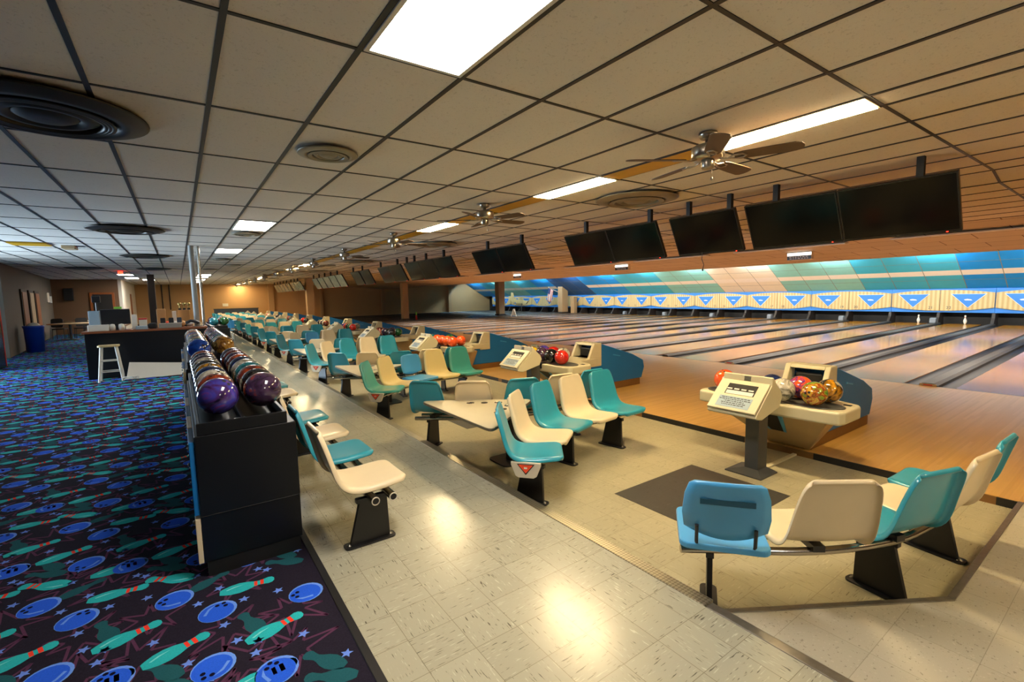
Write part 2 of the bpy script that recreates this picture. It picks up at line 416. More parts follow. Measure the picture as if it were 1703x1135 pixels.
# ------------------------------------------------------------------ setting
Y0, Y1 = -6.0, 43.3
def carpet():
    b = MB()
    b.box(-8, Y0, -.2, .552, Y1, ZC, 0)
    mats = [M[k] for k in ('carpet','cball','cballrim','cteal','cpinhi','cred','cdark','cstar','cburst','chole')]
    z = ZC
    def ell(cx, cy, rx, ry, a, m, dz, n=20):
        ca, sa = math.cos(a), math.sin(a)
        b.poly([(cx + rx*math.cos(2*PI*k/n)*ca - ry*math.sin(2*PI*k/n)*sa, cy + rx*math.cos(2*PI*k/n)*sa + ry*math.sin(2*PI*k/n)*ca, z + dz) for k in range(n)], m)
    def outline(pts, cx, cy, a, s, m, dz):
        ca, sa = math.cos(a), math.sin(a)
        b.poly([(cx + s*(x*ca - y*sa), cy + s*(x*sa + y*ca), z + dz) for x, y in pts], m)
    half = [(-.165,.022),(-.14,.034),(-.10,.047),(-.05,.052),(0,.043),(.04,.028),(.07,.022),(.10,.027),(.13,.034),(.152,.028),(.165,.012)]
    half = [(x, y * 1.22) for x, y in half]
    pin = half + [(x, -y) for x, y in half[::-1]]
    def star(cx, cy, r, a):
        b.poly([(cx + (r if k % 2 == 0 else r*.45)*math.cos(a + PI*k/5), cy + (r if k % 2 == 0 else r*.45)*math.sin(a + PI*k/5), z + .0012) for k in range(10)], 7)
    def burst(cx, cy, s, rnd):
        n_ = 7; P = []
        for k in range(n_):
            a = 2*PI*k/n_ + rnd.uniform(-.2, .2); l = s * rnd.uniform(.75, 1.25); c_ = a + PI/n_
            P += [(cx + l*math.cos(a), cy + l*math.sin(a)), (cx + .36*s*math.cos(c_), cy + .36*s*math.sin(c_))]
        for k in range(len(P)):
            (xa, ya), (xb, yb_) = P[k], P[(k + 1) % len(P)]
            l = math.hypot(xb - xa, yb_ - ya); nx, ny = -(yb_ - ya) / l * .0065, (xb - xa) / l * .0065
            b.poly([(xa - nx, ya - ny, z + .0005), (xb - nx, yb_ - ny, z + .0005), (xb + nx, yb_ + ny, z + .0005), (xa + nx, ya + ny, z + .0005)], 8)
    def fullpin(cx, cy, a, s=1):
        outline(pin, cx, cy, a, s, 3, .0012)
        ca, sa = math.cos(a), math.sin(a)
        for u0, u1, h in ((.040,.06,.029),(.078,.100,.030)):
            outline([(u0,-h),(u1,-h),(u1,h),(u0,h)], cx, cy, a, s, 5, .0017)
        outline([(-.13,.012),(-.08,.03),(-.02,.03),(-.07,.02),(-.12,.004)], cx, cy, a, s, 4, .0017)
    def ball(cx, cy, a, r=.086):
        ell(cx, cy, r, r, 0, 2, .0012); ell(cx - r*.06, cy - r*.06, r*.9, r*.9, 0, 1, .0017)
        outline([(-.06,.02),(-.02,.055),(.02,.06),(-.02,.04),(-.05,.01)], cx, cy, a, 1, 2, .0021)
        for q in ((.02,.045),(.05,.04),(.045,.012)):
            ell(cx + q[0]*math.cos(a) - q[1]*math.sin(a), cy + q[0]*math.sin(a) + q[1]*math.cos(a), .011, .011, 0, 9, .0023, 8)
    v1 = (0.0, 1.07); v2 = (-.58, .36)
    ok = lambda x, y, r: x + r < .55 and -5.4 < x and y < 34
    rnd = random.Random(3)
    for j in range(-1, 13):
        for i in range(-12, 36):
            ox = .05 + v2[0]*j + 0*i; oy = 2.73 + v2[1]*j + v1[1]*i
            if oy < 1.2 or ox < -.32*oy - 1.1: continue
            for dx, dy, a in ((0,0,.4),(-.18,.25,2.3),(-.40,-.25,1.2),(-.04,-.42,3.4)):
                if ok(ox+dx, oy+dy, .09): ball(ox+dx, oy+dy, a)
            for dx, dy, a in ((-.36,.05,.25),(-.17,-.20,.3),(.15,.15,-.1),(.13,.46,.1),(-.20,.50,2.6)):
                if ok(ox+dx, oy+dy, .135): fullpin(ox+dx, oy+dy, a, .80)
            for dx, dy, a in ((.13,-.20,1.9),(-.22,.76,2.2),(-.02,.33,.5),(-.22,-.42,2.6)):
                if ok(ox+dx, oy+dy, .11): outline(pin, ox+dx, oy+dy, a, .66, 6, .0009)
            for dx, dy in ((.12,.03),(-.08,.13),(-.26,-.08),(.02,.22),(-.30,.36),(.22,.30),(-.06,.58),(-.32,.62),(.06,-.30),(-.13,-.33),(-.46,-.08),(.02,-.14),(.14,-.36),(-.08,.44)):
                if ok(ox+dx, oy+dy, .04): star(ox+dx, oy+dy, .029, rnd.uniform(0, 1.2))
            for dx, dy in ((.10,.24),(-.27,.14),(-.08,.42),(.04,-.18),(-.32,-.16),(.08,.60),(-.2,.66)):
                if ok(ox+dx, oy+dy, .16): burst(ox+dx, oy+dy, .17, rnd)
    return struct(b.build('floor', mats), 'patterned carpet with blue balls and teal pins')
carpet()
struct(MB().box(.552, Y0, -.2, .592, Y1, ZC + .004).build('trim_1', M['rubber'], bevel=.003), 'black edge strip along the carpet')
struct(MB().box(.592, Y0, -.2, 2.045, Y1, ZC).build('floor', M['concourse']), 'streaked vinyl tile of the concourse')
b = MB()
b.box(2.045, 1.27, -.2, 2.122, Y1, ZC + .005, 0)
struct(b.build('trim_2', M['diamond'], bevel=.003), 'diamond plate step nosing')
b = MB(); b.box(2.045, Y0, -.2, 2.10, 1.262, ZC + .004)
b.prism([(2.10, Y0), (2.135, Y0), (2.135, 1.225), (2.10, 1.262)], -.2, ZC - .02)
struct(b.build('trim_3', M['alu'], bevel=.003), 'metal edge of the concourse')
# sunken seating floor
P_ = [(2.122, 1.27), (3.20, .598), (5.07, .595), (5.07, Y1), (2.122, Y1)]
struct(MB().prism(P_, -.25, ZP).build('floor', M['pit']), 'sunken vinyl tile floor of the settee area')
b = MB(); b.prism([(2.13, Y0), (5.07, Y0), (5.07, .57), (3.19, .57), (2.15, 1.23)], -.2, 0)
struct(b.build('floor', M['cross']), 'speckled vinyl tile of the side aisle')
b = MB()
b.prism([(2.10, 1.262), (2.15, 1.225), (3.19, .565), (3.20, .598), (2.122, 1.28)], -.2, .006)
b.prism([(3.19, .565), (5.07, .565), (5.07, .595), (3.20, .598)], -.2, .006)
struct(b.build('trim_4', M['alu'], bevel=.002), 'metal strip along the side step')
for k in range(12):
    yb = 2.2 + PER * k
    struct(MB().box(2.91, yb - .46, ZP - .01, 4.01, yb + .46, ZP + .0015).build('floor', M['mat']), 'charcoal tile square in the settee floor')
# approach and lanes
struct(MB().box(5.075, Y0, -.2, 9.98, Y1, 0).build('floor', M['approach']), 'maple approach')
b = MB()
for k in range(-1, 12):
    yb = 2.28 + PER * k
    b.box(5.062, yb - 1.45, ZP, 5.078, yb - .28, -.001); b.box(5.062, yb + .42, ZP, 5.078, yb + 1.85, -.001)
struct(b.build('trim_5', M['riser']), 'scuffed black riser of the approach')
b = MB(); b.box(5.064, Y0, -.2, 5.076, Y1, -.002)
struct(b.build('trim_6', M['brown']), 'wooden riser below the approach')
XF, XE = 9.98, 26.9
def slab(b, x0, x1, ya, yb, z0, z1, m=0):
    b.prism([(x0, sh(x0, ya)), (x1, sh(x1, ya)), (x1, sh(x1, yb)), (x0, sh(x0, yb))], z0, z1, 'z', m)
for k in range(-2, 12):
    for h in (0, 1):
        yc = 2.28 + PER * k + PER / 4 + h * PER / 2
        m = M['greylane'] if k >= 8 else M['lane']
        b = MB(); slab(b, XF, 24.9, yc - .527, yc + .527, -.2, 0, 0); slab(b, 24.9, XE, yc - .527, yc + .527, -.2, 0, 1)
        struct(b.build('floor', [m, M['greylane'] if k >= 8 else M['deckglow']]), 'bowling lane')
        # gutters either side and the dividing cap
        b = MB()
        for s in (-1, 1):
            g0, g1 = yc + s * .53, yc + s * .755
            n = 8; pr = []
            for t in range(n + 1):
                a = PI * t / n
                pr.append((g0 + (g1 - g0) * (1 - math.cos(a)) / 2, -.015 - .055 * math.sin(a)))
            vs = []; fs = []
            for (yy, zz) in pr:
                vs += [(XF, sh(XF, yy), zz), (XE, sh(XE, yy), zz)]
            for t in range(n): fs.append((2*t, 2*t+1, 2*t+3, 2*t+2))
            b.add(vs, fs, 0, True)
        struct(b.build('trim_7', M['gutter']), 'gutters beside the lane')
    for h in (0, 1):
        yc = 2.28 + PER * k + h * PER / 2
        w = .115 if h == 0 else .09
        b = MB()
        pr = [(-w, -.2), (w, -.2), (w, .012), (w * .6, .045), (-w * .6, .045), (-w, .012)]
        vs = [(XF - .02, sh(XF, yc + p[0]), p[1]) for p in pr] + [(XE, sh(XE, yc + p[0]), p[1]) for p in pr]
        b.add(vs, [list(range(6))[::-1], list(range(6, 12))] + [(i, (i+1) % 6, 6 + (i+1) % 6, 6 + i) for i in range(6)], 0)
        if h == 0: b.box(XF - .035, yc - w * .92, .0, XF - .018, yc + w * .92, .036, 2); b.box(XF - .038, yc - w * .5, .01, XF - .03, yc + w * .5, .028, 1)
        struct(b.build('trim_8', [M['cap'], M['red'], M['hull']]), 'dividing cap between lanes')
b = MB(); b.box(XF - .03, Y0, -.1, XF, Y1, .001)
struct(b.build('trim_9', mat('foul line', '#4a3a28', .3)), 'foul line')
# lane end pit
b = MB(); b.box(XE, Y0, -.4, 30, Y1 + .5, -.12); 
struct(b.build('floor', M['blackmatte']), 'dark pit behind the lanes')
b = MB(); b.box(29.2, Y0, -.4, 29.4, Y1 + .5, 1.6)
struct(b.build('wall_lane_end', M['blackmatte']))
# ceiling
b = MB(); b.box(-8, Y0, HC, 7.58, Y1, HC + .06)
struct(b.build('ceiling', M['ceil']), 'flat suspended ceiling')
b = MB(); pr = [(7.58, HC), (7.97, 2.828), (11.4, 2.756), (11.4, 2.82), (7.97, 2.89), (7.58, HC + .06)]
b.prism([(p[0], p[1]) for p in pr], Y0, Y1, 'y')
struct(b.build('ceiling', M['ceil']), 'stepped down ceiling beyond the televisions')
b = MB(); b.prism([(11.4, 2.756), (15.45, 2.40), (15.45, 2.46), (11.4, 2.82)], Y0, Y1, 'y')
struct(b.build('ceiling', M['band']), 'sloping soffit above the lanes')
b = MB(); b.box(15.3, Y0, 3.35, 25.5, Y1 + .5, 3.42); b.box(15.28, Y0, 2.44, 15.34, Y1, 3.4)
struct(b.build('ceiling', M['lightwall']), 'light trough over the lanes')
# sloping coloured wall above the masking units
cols = dict(B='#1192e0', T='#3fb0c8', G='#8cc8ba', C='#efdcc0', N='#174f88')
KM = list(cols); mm = [mat('mural ' + k, cols[k], .6, var=.06) for k in KM] + [mat('mural white', '#f6e6d4', .6, var=.04), mat('mural joint', '#8a8272', .7)]
seq = 'BBBBB' + 'BBTTTGGGCCCGGGTTTBBBNNN' + 'BBTTGGGTTBBBB'   # from near to far
b = MB()
def pan(z): return 27.2 - (z - 1.49) / .6
yj = 5.17 - 1.195 * 7
for i, c in enumerate(seq + 'N' * 4):
    ya, yb_ = yj + i * 1.195, yj + (i + 1) * 1.195
    ci = KM.index(c)
    rows = [(1.495, 2.05, ci), (2.05, 2.245, ci if c == 'N' else 5), (2.245, 3.3, ci)]
    for z0, z1, m_ in rows:
        x0, x1 = pan(z0), pan(z1)
        b.poly([(x0, ya, z0), (x1, ya, z1), (x1, yb_ , z1), (x0, yb_, z0)], m_)
        b.poly([(x0 - .004, ya - .012, z0), (x1 - .004, ya - .012, z1), (x1 - .004, ya + .012, z1), (x0 - .004, ya + .012, z0)], 6)
    for zz in (1.85, 2.55):
        b.poly([(pan(zz) - .005, ya, zz), (pan(zz + .01) - .005, ya, zz + .01), (pan(zz + .01) - .005, yb_, zz + .01), (pan(zz) - .005, yb_, zz)], 6)
yt = Y1 + .6
b.poly([(27.28, Y0, 1.5), (24.3, Y0, 3.42), (24.3, yt, 3.42), (27.28, yt, 1.5)], 6)
for f in range(len(b.f)): pass
struct(b.build('wall_mural', mm), 'sloping wall of blue, teal and cream panels')
# walls
def wall(name, pts, z0, z1, m):
    b = MB(); b.prism(pts, z0, z1)
    return struct(b.build(name, m))
wall('wall_back', [(-8, Y0 - .15), (30, Y0 - .15), (30, Y0), (-8, Y0)], -.4, 3.5, M['lightwall'])
wall('wall_far', [(-2.7, Y1), (30, Y1 + .35), (30, Y1 + .6), (-2.7, Y1 + .2)], -.4, 3.5, M['tan'])
wall('wall_left', [(-6.0, Y0), (-5.85, Y0), (-5.85, 11.5), (-6.0, 11.5)], -.2, 3.0, M['lightwall'])
wall('wall_left', [(-6.0, 17.2), (-5.85, 17.2), (-5.85, 20.2), (-6.0, 20.2)], -.2, 3.0, M['lightwall'])
wall('wall_left', [(-6.0, 11.5), (-5.85, 11.5), (-5.85, 17.2), (-6.0, 17.2)], 2.35, 3.0, M['lightwall'])
wall('wall_left', [(-4.378, 20.2), (-4.228, 20.2), (-5.255, 33.5), (-5.405, 33.5)], -.2, 3.0, M['lightwall'])
wall('wall_left', [(-6.0, 20.2), (-4.378, 20.2), (-4.378, 20.35), (-6.0, 20.35)], -.2, 3.0, M['lightwall'])
wall('wall_far_left', [(-6.0, 33.5), (-2.6, 33.5), (-2.6, 33.65), (-6, 33.65)], -.2, 3.0, M['tandark'])
wall('wall_far_left', [(-2.6, 33.5), (-2.45, 33.5), (-2.45, Y1 + .1), (-2.6, Y1 + .1)], -.2, 3.0, M['white'])
b = MB()
b.box(-2.455, 38.6, .06, -2.43, 39.6, 2.2, 0)
struct(b.build('door_1', M['wood'], bevel=.01), 'brown wooden door in the pale side wall')
# street window in the left wall that lets the daylight in
b = MB()
for y in (11.5, 13.4, 15.3, 17.14): b.box(-5.98, y, .06, -5.9, y + .06, 2.35)
b.box(-5.98, 11.5, 2.29, -5.9, 17.2, 2.35); b.box(-5.98, 11.5, .06, -5.9, 17.2, .14)
struct(b.build('window_1', M['alu']), 'metal framed glass entrance in the left wall')
b = MB(); b.box(-9.5, 9, -.25, -6, 20, .02)
struct(b.build('floor', M['white']), 'pale pavement outside the entrance')
# grid of the ceiling
XI = [-.3416 - .6016 * k for k in range(9, -1, -1)] + [.26 + .6016 * k for k in range(6)] + [3.89, 4.185, 4.763, 5.367, 5.942, 6.536, 7.13, 7.58]
YJ = [1.30 + 1.2317 * j for j in range(-5, 35)]
b = MB()
for x in XI: b.box(x - .015, Y0, HC - .006, x + .015, Y1, HC + .01)
for y in YJ:
    b.box(-6, y - .012, HC - .005, 7.58, y + .012, HC + .01)
    b.prism([(7.58, HC), (7.97, 2.828), (11.4, 2.756), (11.4, 2.75), (7.97, 2.822), (7.58, HC - .006)], y - .012, y + .012, 'y')
for i in range(7):
    x = 7.97 + .5717 * i; z = 2.828 - (x - 7.97) * .021
    b.box(x - .012, Y0, z - .006, x + .012, Y1, z + .01)
struct(b.build('trim_10', M['tbar']), 'dark metal grid of the ceiling')
# skirting and pilasters on the far wall
b = MB()
for x0, x1 in ((6.1, 6.5), (10.15, 10.35), (15.6, 15.9), (22.6, 22.9)):
    b.box(x0, Y1 - .22, -.05, x1, Y1 + .1, 3.1)
struct(b.build('trim_11', M['post']), 'tan pilasters on the far wall')

# ------------------------------------------------------------------ ceiling fittings
def yj_(j): return 1.30 + 1.2317 * j
# 2 x 4 troffers
def troffer(x0, y0, label, lens=EM_TROF, nx=.6016, ny=1.2317):
    r = empty('ceiling_light', (x0 + nx/2, y0 + ny/2, HC), label, 'ceiling light', 'square ceiling lights')
    f = MB(); a, c = nx/2 - .017, ny/2 - .014; t = .024
    f.box(-a, -c, -.012, -a + t, c, .0); f.box(a - t, -c, -.012, a, c, 0); f.box(-a + t, -c, -.012, a - t, -c + t, 0); f.box(-a + t, c - t, -.012, a - t, c, 0)
    f.build('frame', M['white'], r)
    MB().box(-a + t, -c + t, -.008, a - t, c - t, -.002).build('diffuser', lens, r)
    return r
T0 = [(1, 0, 'big bright ceiling light at the top of the picture, nearest the camera'),
      (1, 6, 'bright square ceiling light, second along the row over the ball racks'),
      (1, 10, 'bright square ceiling light, third along the row over the ball racks'),
      (1, 21, 'small far ceiling light beside the grey posts, nearest of the distant row'),
      (1, 23, 'small far ceiling light beside the grey posts, second of the distant row'),
      (1, 26, 'small far ceiling light beside the grey posts, third of the distant row'),
      (1, 29, 'small far ceiling light beside the grey posts, farthest of the distant row'),
      (-4, 21, 'far ceiling light left of the dark brown column, nearest of three'),
      (-4, 24, 'far ceiling light left of the dark brown column, second of three'),
      (-3, 26, 'far ceiling light just left of the dark brown column, farthest of three'),
      (1, -4, 'bright square ceiling light behind the camera, nearer'),]
for i, j, lab in T0: troffer(-.3416 + .6016 * (i + 1), yj_(j), lab)
# narrow strip of lights along the fans
lit = {0, 2, 5, -3, 14, 16, 23, 25, 28, 31, 33}
LITS = sorted(lit); cl = cu = 0
for j in range(-5, 34):
    on = j in lit
    if j < 0 and j != -3: continue
    r = empty('strip_light', (4.0375, yj_(j) + .616, HC), None, 'strip light', 'strip lights in a line along the fans')
    if on:
        r['label'] = ('glowing narrow strip light, lit ' + ORD[LITS.index(j) - 1] + ' from the camera along the fans') if j >= 0 else 'glowing narrow strip light behind the camera'
    else:
        r['label'] = 'yellowed unlit strip light, unlit ' + (ORD[cu] if cu < len(ORD) else 'last') + ' from the camera along the fans' if j >= 0 else 'yellowed unlit strip light overhead, outside the view ' + ORD[j + 3]
        if j >= 0: cu += 1
    a, c, t = .1475, .6, .014
    f = MB(); f.box(-a, -c, -.01, -a + t, c, .0); f.box(a - t, -c, -.01, a, c, 0); f.box(-a + t, -c, -.01, a - t, -c + t, 0); f.box(-a + t, c - t, -.01, a - t, c, 0)
    f.build('frame', M['tbar'] if not on else M['hull'], r)
    MB().box(-a + t, -c + t, -.015 if on else -.012, a - t, c - t, -.001).build('lens', EM_STRIP if on else M['yellowlens'], r)
# round air diffusers
def diffuser(x, y, R_, label, dark, protrude):
    r = empty('air_diffuser', (x, y, HC - .0245), label, 'air vent', 'round ceiling air vents')
    m = M['ventdark'] if dark else M['vent']
    p = protrude
    b = MB(); b.lathe([(R_ * .6, .022), (R_ * .62, .0), (R_ * .97, .004), (R_, -.006), (R_ * .96, -.012), (R_ * .80, -p * .75), (R_ * .72, -p * .8), (R_ * .70, -p * .55), (R_ * .62, -.004), (R_, -.001)], n=48)
    b.build('outer_ring', m, r)
    b = MB()
    for k, f in enumerate((.66, .62, .58)):
        b.lathe([(R_ * f, -p * .85), (R_ * (f - .02), -p * .95), (R_ * (f - .05), -p * .9), (R_ * (f - .05), -.01)], n=40)
    b.lathe([(R_ * .5, -p * .35), (R_ * .42, -p * .8), (R_ * .36, -p * .8), (R_ * .30, -p * .3)], n=40)
    b.lathe([(R_ * .30, -p * .5), (R_ * .22, -p * .9), (R_ * .1, -p * .95), (.001, -p)], n=32)
    b.build('inner_cone', m, r)
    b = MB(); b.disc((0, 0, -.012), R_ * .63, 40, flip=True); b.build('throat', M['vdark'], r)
    return r
for x, y, R_, lab, dk, p in [
    (-.615, 4.38, .545, 'large dark round air vent at the upper left, nearest the camera', 1, .05),
    (-.63, 10.55, .545, 'large dark round air vent, second along the left of the ceiling', 1, .05),
    (-.63, 16.3, .545, 'large dark round air vent, third along the left of the ceiling', 1, .05),
    (-.63, 22.4, .545, 'large dark round air vent, fourth along the left of the ceiling', 1, .05),
    (-2.6, 22.4, .545, 'large dark round air vent over the far left tables', 1, .05),
    (1.165, 4.37, .25, 'small pale round air vent between the two nearest bright ceiling lights', 0, .03),
    (1.165, 10.35, .25, 'small round air vent just beyond the second bright ceiling light', 0, .03),
    (1.165, 16.9, .25, 'small round air vent beyond the third bright ceiling light', 0, .03),
    (1.7, 19.6, .25, 'small far round air vent right of the grey posts, nearer', 0, .03),
    (1.165, 22.5, .25, 'small far round air vent right of the grey posts, farther', 0, .03),
    (5.2, 4.36, .55, 'large tan round air vent under the nearest ceiling fan, right of the strip lights', 0, .05),
    (5.2, 10.55, .55, 'large tan round air vent behind the third ceiling fan, right of the strip lights', 0, .05),
    (5.2, 16.6, .55, 'large tan round air vent behind the fourth ceiling fan, right of the strip lights', 0, .05),
    (5.2, 22.7, .55, 'large tan round air vent farthest along the strip lights', 0, .05)]:
    diffuser(x, y, R_, lab, dk, p)
# ceiling fans
def fan():
    r = empty('ceiling_fan', (0, 0, HC), None, 'ceiling fan', 'ceiling fans in a line')
    b = MB(); b.lathe([(.001, -.005), (.072, -.005), (.075, -.03), (.06, -.06), (.03, -.075), (.001, -.075)], n=24); b.build('canopy', M['nickel'], r)
    b = MB(); b.lathe([(.001, -.07), (.022, -.07), (.022, -.12), (.10, -.125), (.125, -.14), (.128, -.155), (.128, -.235), (.118, -.25), (.10, -.262), (.001, -.262)], n=32); b.build('motor_housing', M['nickel'], r)
    b = MB(); b.lathe([(.001, -.26), (.05, -.26), (.052, -.27), (.052, -.325), (.045, -.345), (.02, -.355), (.001, -.357)], n=24); b.build('switch_housing', M['nickel'], r)
    b = MB(); b.tube([(.03, -.02, -.35), (.03, -.02, -.42)], .0025, 6); b.lathe([(.001, -.42), (.008, -.425), (.01, -.445), (.001, -.455)], (.03, -.02, 0), 10); b.build('pull_chain', M['nickel'], r)
    for k in range(5):
        a = 2 * PI * k / 5
        tilt = Matrix.Rotation(a, 4, 'Z') @ Matrix.Translation((0, 0, -.262)) @ Matrix.Rotation(R(-13), 4, 'X')
        out = [(.20, -.05), (.26, -.062), (.45, -.07), (.62, -.072), (.66, -.055), (.675, -.02), (.675, .02), (.66, .055), (.62, .072), (.45, .07), (.26, .062), (.20, .05)]
        b = MB(); b.prism(out, -.004, .004, 'z', 0, tilt)
        bl = b.build('blade', M['blade'], r)
        b = MB(); b.tube([(.09, 0, 0), (.15, 0, -.012), (.20, .03, -.006), (.26, .032, -.006), (.29, 0, -.006), (.26, -.032, -.006), (.20, -.03, -.006), (.15, 0, -.012)], .008, 8, M=tilt)
        b.build('blade_iron', M['nickel'], bl)
    return r
fan0 = fan()
FANA = [4, 0, -10, 5, 50, 28, 66, 12, 40, 25, 60, 10]
for k in range(12):
    o = fan0 if k == 0 else copy_tree(fan0)
    o.location = (3.62, 2.30 + 3.43 * k, HC); o.scale = (1, 1, .84); o.rotation_euler = (0, 0, R(FANA[k]))
    o['label'] = 'five bladed nickel and brown ceiling fan, ' + ('nearest the camera' if k == 0 else ORD[k] + ' from the camera')
# televisions
TILT = math.atan2(.275, .54)
def text_mesh(s, size, depth=.001):
    cu = bpy.data.curves.new('writing', 'FONT'); cu.body = s; cu.size = size; cu.extrude = depth; cu.align_x = 'CENTER'; cu.align_y = 'CENTER'
    o = bpy.data.objects.new('writing', cu); COL.objects.link(o)
    dg = bpy.context.evaluated_depsgraph_get(); dg.update()
    me = bpy.data.meshes.new_from_object(o.evaluated_get(dg))
    bpy.data.objects.remove(o); bpy.data.curves.remove(cu)
    return me
def put_text(name, s, size, material, parent, matrix, depth=.001):
    me = text_mesh(s, size, depth); me.materials.clear(); me.materials.append(material)
    me.transform(matrix)
    o = bpy.data.objects.new(name, me); COL.objects.link(o); o.parent = parent
    return o
def tv(yc, w, label, screen, poles):
    r = empty('hanging_television', (6.1, yc, HC), label, 'television', 'televisions hanging over the approach')
    # local: u along -y (width), screen plane leaning away at the bottom
    Mt = Matrix.Translation((0, 0, 2.715 - HC)) @ Matrix.Rotation(-TILT, 4, 'Y')
    H = .606; hw = w / 2
    b = MB(); b.box(.0, -hw, -H, .045, hw, 0, 0, Mt); b.box(.045, -hw * .6, -H * .8, .075, hw * .6, -H * .2, 0, Mt)
    b.build('casing', M['bezel'], r, bevel=.004)
    t = .014; b = MB()
    b.box(-.006, -hw, -.014, 0, hw, 0, 0, Mt); b.box(-.006, -hw, -H, 0, hw, -H + .024, 0, Mt); b.box(-.006, -hw, -H + .024, 0, -hw + t, -.014, 0, Mt); b.box(-.006, hw - t, -H + .024, 0, hw, -.014, 0, Mt)
    be = b.build('bezel', M['bezel'], r)
    MB().box(-.003, -hw + t, -H + .024, -.0005, hw - t, -.014, 0, Mt).build('screen', screen, r)
    MB().box(-.009, -hw + .10, -H + .004, -.006, -hw + .115, -H + .010, 0, Mt).build('standby_light', EM_RED, be)
    Tx = Mt @ Matrix.Translation((-.0065, 0, -H + .012)) @ Matrix.Rotation(R(-90), 4, 'Z') @ Matrix.Rotation(R(90), 4, 'X')
    put_text('logo', 'LG', .018, M['chrome'], be, Tx)
    for py in poles:
        b = MB(); b.box(.01, py - yc - .03, -.225, .07, py - yc + .03, 0); b.build('mount_pole', M['blackmatte'], r)
    return r
TVY = [(1.785, 1.01), (2.822, 1.045), (3.985, 1.02), (5.27, 1.05), (6.32, 1.05), (8.68, 1.07), (9.79, 1.07), (12.0, 1.06), (13.07, 1.06), (14.14, 1.06), (15.52, 1.07), (16.62, 1.07), (18.75, 1.07), (19.95, 1.07), (22.4, 1.07), (23.55, 1.07), (24.7, 1.07), (25.85, 1.07), (27.05, 1.07), (31.3, 1.07), (32.3, .85), (33.35, 1.07), (34.9, 1.07), (36.1, 1.07), (37.3, 1.07), (38.5, 1.07), (39.7, 1.07)]
TVP = {0: [1.57], 1: [2.96], 2: [3.56, 4.18], 3: [4.87], 4: [6.29], 5: [8.25], 6: [9.62], 7: [11.9], 8: [13.05], 9: [13.9, 14.5], 10: [15.3], 11: [16.9]}
for i, (y, w_) in enumerate(TVY):
    sc = M['screen'] if i < 14 else M['screenglare']
    lab = 'flat black television hanging ' + ('farthest right, nearest the camera' if i == 0 else ORD[i] + ' from the right in the hanging row')
    tv(y, w_, lab, sc, TVP.get(i, [y + .25]))
# small lit notices on the soffit
def soffit_z(x): return 2.756 - .0879 * (x - 11.4)
for k, (x, y) in enumerate([(13.4, 5.78), (13.0, 11.45), (13.2, 18.0)]):
    r = empty('soffit_sign', (x, y, soffit_z(x)), 'small silver box sign with a dark text plate under the televisions, ' + ORD[k] + ' from the right', 'sign', 'box signs on the soffit')
    MB().box(-.12, -.30, -.20, .02, .30, 0).build('housing', M['white'], r, bevel=.01)
    MB().box(-.126, -.29, -.085, -.118, .29, -.015).build('lit_strip', EM_SIGN, r)
    p = MB().box(-.126, -.29, -.19, -.118, .29, -.095).build('text_plate', M['black'], r)
    b = MB()
    rr = random.Random(k)
    for row in range(2):
        y_ = -.22
        while y_ < .2:
            l = rr.uniform(.02, .07); b.box(-.128, y_, -.132 - .038 * row, -.126, y_ + l, -.115 - .038 * row); y_ += l + .02
    b.build('lettering', M['paper'], p)
# hanging cord
b = MB(); b.tube([(6.36, 4.1, 2.2), (6.35, 4.1, 2.1), (6.37, 4.08, 2.02), (6.36, 4.09, 1.95)], .006, 6); b.lathe([(.001, 0), (.012, .005), (.012, .03), (.001, .035)], (6.36, 4.09, 1.925), 8)
tag(b.build('pull_cord', M['black']), 'thin black cord dangling below the third television from the right', 'cord')
# sprinkler / exit light far left
tag(MB().box(-1.86, 24.6, HC - .12, -1.72, 24.66, HC - .02).build('warning_light', EM_RED), 'tiny red light on the ceiling at the far left', 'light')
# ceiling stains are marks in the ceiling board: yellowed square panel
tag(MB().box(-2.72, 13.65, HC - .03, -2.13, 14.2, HC + .01).build('ceiling_box', M['yellowlens']), 'yellowed square ceiling panel at the far left', 'ceiling panel')
tag(MB().box(-1.98, 14.1, HC - .07, -1.75, 14.5, HC).build('ceiling_speaker', M['hull'], bevel=.01), 'small tan box on the ceiling at the left, near the second large vent', 'speaker')

